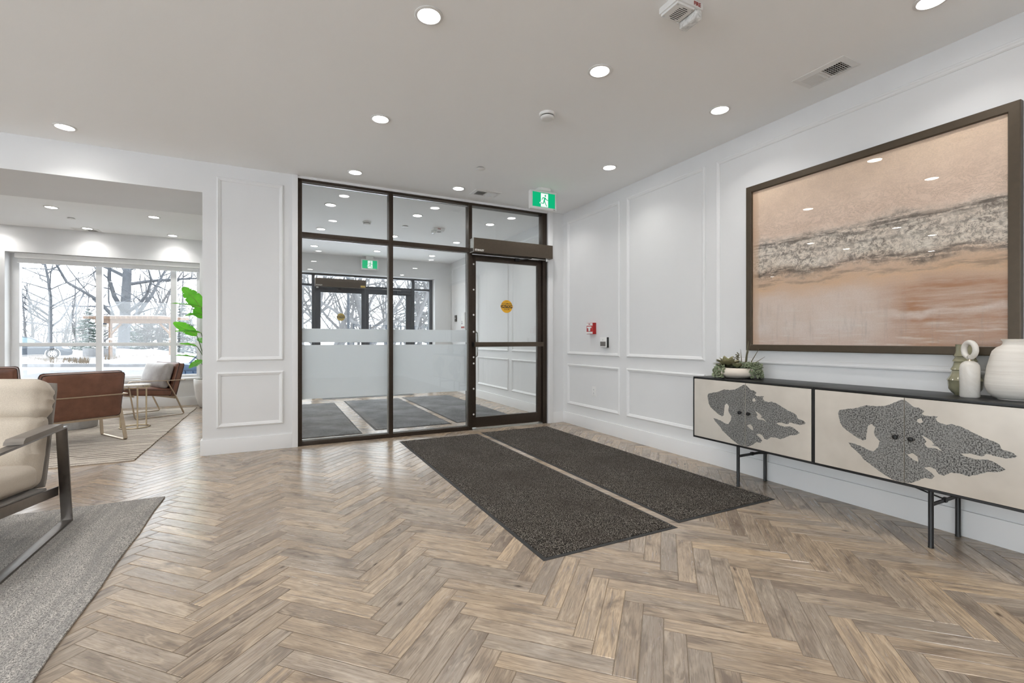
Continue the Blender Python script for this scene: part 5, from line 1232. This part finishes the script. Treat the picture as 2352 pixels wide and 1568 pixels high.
# fence beyond the outer doors
f0, f1 = pix(812, 15.0), pix(1060, 19.5); fv = f1-f0
fe = thing('metal_fence', 'dark metal mesh fence beyond the outer doors', 'fence', tuple(f0))
for k in range(9):
    p = fv*(k/8); MB().bar(p+Vector((0, 0, -0.2)), p+Vector((0, 0, 1.75)), 0.05, 0.05, up=(1, 0, 0)).build('fence_post', 'fence', fe)
for z in (1.72, 1.15, 0.6, 0.1): MB().bar(Vector((0, 0, z)), fv+Vector((0, 0, z)), 0.02, 0.025).build('fence_rail', 'fence', fe)
o = MB().tube([(0, 0, 0), (0, 0, 5.2)], 0.055, 10).build('lamp_post', 'fence', None, smooth=1); o.location = pix(800, 19.0); tag(o, 'slender dark lamp post seen through the left outer door', 'post')
o = MB().box(-1.0, 1.0, -0.25, 0.25, 0, 0.62).build('stone_block', 'stone', None, bev=0.02); o.location = pix(228, 34.0); o.rotation_euler = (0, 0, SKX); tag(o, 'long low grey stone block on the snow beside the pergola', 'stone')

# trees
def tree_mesh(seed, hgt, r0, lean=(0, 0), levels=4, spread=0.9, nb=(11, 7, 5, 3), stems=1, start=0.25):
    rr = random.Random(seed); trunk, br = MB(), MB()
    def grow(p, d, ln, rad, lev, mb):
        seg = 6 if lev == 0 else (4 if lev < 3 else 3); pts = [p.copy()]; dd = d.copy()
        for i in range(seg):
            j = 0.10 if lev == 0 else 0.28
            dd = (dd+Vector((rr.uniform(-j, j), rr.uniform(-j, j), rr.uniform(-j*0.6, j*0.8)))).normalized(); pts.append(pts[-1]+dd*(ln/seg))
        rs = [rad*(1-0.72*i/seg) for i in range(seg+1)]
        mb.tube(pts, rs, 8 if lev == 0 else (5 if lev == 1 else 3), caps=False)
        if lev >= levels: return
        for k in range(nb[lev]):
            f = rr.uniform(start if lev == 0 else 0.2, 1.0); i = min(seg-1, int(f*seg)); q = pts[i].lerp(pts[i+1], f*seg-i)
            ax = (pts[i+1]-pts[i]).normalized(); o_ = ax.orthogonal().normalized(); o_.rotate(Matrix.Rotation(rr.uniform(0, 2*PI), 3, ax))
            nd = (ax*rr.uniform(0.35, 0.8)+o_*spread*rr.uniform(0.7, 1.2)+Vector((0, 0, 0.15))).normalized()
            grow(q, nd, ln*rr.uniform(0.36, 0.60)*(1.15-0.5*f), max(0.004, rs[i]*rr.uniform(0.38, 0.58)), lev+1, br)
    for s in range(stems):
        a = 2*PI*s/max(1, stems); d = Vector((lean[0]+(0.28*math.cos(a) if stems > 1 else 0), lean[1]+(0.28*math.sin(a) if stems > 1 else 0), 1)).normalized()
        grow(Vector((0.15*math.cos(a)*(stems > 1), 0.15*math.sin(a)*(stems > 1), -0.3)), d, hgt*rr.uniform(0.9, 1.1), r0, 0, trunk)
    return trunk, br
def tree(loc, seed, hgt, r0, m, label, group=None, **kw):
    tr, br = tree_mesh(seed, hgt, r0, **kw); t = thing('bare_tree', label, 'tree', tuple(loc), 0, group)
    tr.build('trunk', m, t, smooth=1, fix=False); o = br.build('branches', m, t, smooth=1, fix=False); o['kind'] = 'stuff'; return t
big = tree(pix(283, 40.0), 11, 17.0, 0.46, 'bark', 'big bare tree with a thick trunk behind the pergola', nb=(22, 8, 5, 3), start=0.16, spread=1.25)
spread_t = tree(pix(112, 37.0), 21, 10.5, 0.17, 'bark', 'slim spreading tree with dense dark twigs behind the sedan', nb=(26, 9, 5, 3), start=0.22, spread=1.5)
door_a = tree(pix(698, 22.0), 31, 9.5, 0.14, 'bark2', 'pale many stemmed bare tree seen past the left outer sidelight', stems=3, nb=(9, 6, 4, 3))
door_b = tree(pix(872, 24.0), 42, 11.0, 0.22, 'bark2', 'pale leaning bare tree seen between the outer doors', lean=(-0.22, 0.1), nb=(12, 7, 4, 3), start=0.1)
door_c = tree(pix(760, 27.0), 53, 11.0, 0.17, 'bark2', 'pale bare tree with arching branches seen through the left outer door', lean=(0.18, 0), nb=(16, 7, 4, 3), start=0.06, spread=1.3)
grp = 'bare trees and saplings at the woodland edge'
wl = 'thin bare woodland tree in the grey thicket behind'
for k, (px, dp, sc, src) in enumerate(((180, 52, 0.85, 2), (232, 54, 0.95, 4), (322, 50, 0.9, 3), (366, 47, 0.8, 4), (412, 50, 1.0, 2), (455, 46, 0.95, 3), (30, 46, 0.9, 4), (70, 56, 0.95, 2), (140, 58, 0.9, 4), (338, 56, 0.7, 2),
                                       (725, 38, 0.8, 4), (812, 36, 0.85, 2), (905, 33, 0.8, 4), (928, 28, 0.8, 3), (958, 31, 0.85, 2), (985, 34, 0.8, 4), (848, 42, 0.8, 4), (780, 44, 0.85, 3), (890, 44, 0.8, 2), (1010, 30, 0.8, 3), (670, 30, 0.9, 4))):
    s = {2: door_a, 3: door_b, 4: door_c}[src]; dup(s, tuple(pix(px, dp)), k*1.7, wl, grp, sc)
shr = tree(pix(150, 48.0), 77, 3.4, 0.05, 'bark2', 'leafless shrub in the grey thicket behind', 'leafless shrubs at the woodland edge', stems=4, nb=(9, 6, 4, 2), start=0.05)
for k, px in enumerate((-10, 15, 60, 95, 130, 165, 200, 240, 262, 310, 335, 358, 380, 405, 425, 450)):
    dup(shr, tuple(pix(px, 47.0+(k*7 % 5))), k*2.1, None, None, 0.85+0.08*(k % 4))
def conifer(loc, seed, hgt, rad, m, label, dens=26, droop=0.25, start=0.04):
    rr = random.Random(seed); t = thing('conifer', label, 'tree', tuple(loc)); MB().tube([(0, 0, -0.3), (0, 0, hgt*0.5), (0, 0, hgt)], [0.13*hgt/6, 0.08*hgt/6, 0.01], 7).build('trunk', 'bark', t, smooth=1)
    mb = MB(); sn = MB()
    for i in range(int(dens*hgt)):
        f = rr.uniform(start, 1.0); z = hgt*f; ln = rad*(1-f)**0.8*rr.uniform(0.6, 1.1)+0.12; a = rr.uniform(0, 2*PI); d = Vector((math.cos(a), math.sin(a), -droop))
        sd = Vector((-math.sin(a), math.cos(a), 0)); b = Vector((0, 0, z))
        for k in range(9):
            p = b+d*(ln*(k+1)/9)+Vector((0, 0, 0.10*ln*((k+1)/9)**2)); w = 0.20*ln*(1-0.06*k)+0.05
            for s in (-1, 1):
                q = p+sd*(s*w)+d*(0.10*ln)+Vector((0, 0, rr.uniform(-0.10, 0.05))); e = Vector((0, 0, 0.055)); mb.add([p-e, p+e, q], [(0, 1, 2)])
                if rr.random() < 0.22: sn.add([p+e*0.8, p+e*2.0, q+e], [(0, 1, 2)])
    o = mb.build('needles', m, t, fix=False); o['kind'] = 'stuff'; o = sn.build('clinging_snow', 'snow', t, fix=False); o['kind'] = 'stuff'; return t
conifer(pix(203, 44.0), 1, 4.2, 1.7, 'needle', 'dusty green spruce beside the slim tree')
conifer(pix(296, 44.0), 2, 3.6, 1.4, 'needle', 'dusty green spruce under the left end of the pergola')
conifer(pix(330, 48.0), 3, 4.0, 2.0, 'needle2', 'snowy grey green spruce seen through the pergola')
conifer(pix(372, 49.0), 5, 4.4, 2.0, 'needle2', 'grey green spruce behind the right post of the pergola')
conifer(pix(420, 46.0), 6, 5.0, 1.8, 'needle2', 'grey green spruce beside the window plant')
conifer(pix(962, 40.0), 8, 7.5, 2.4, 'needle2', 'tall grey green conifer seen past the right outer sidelight')
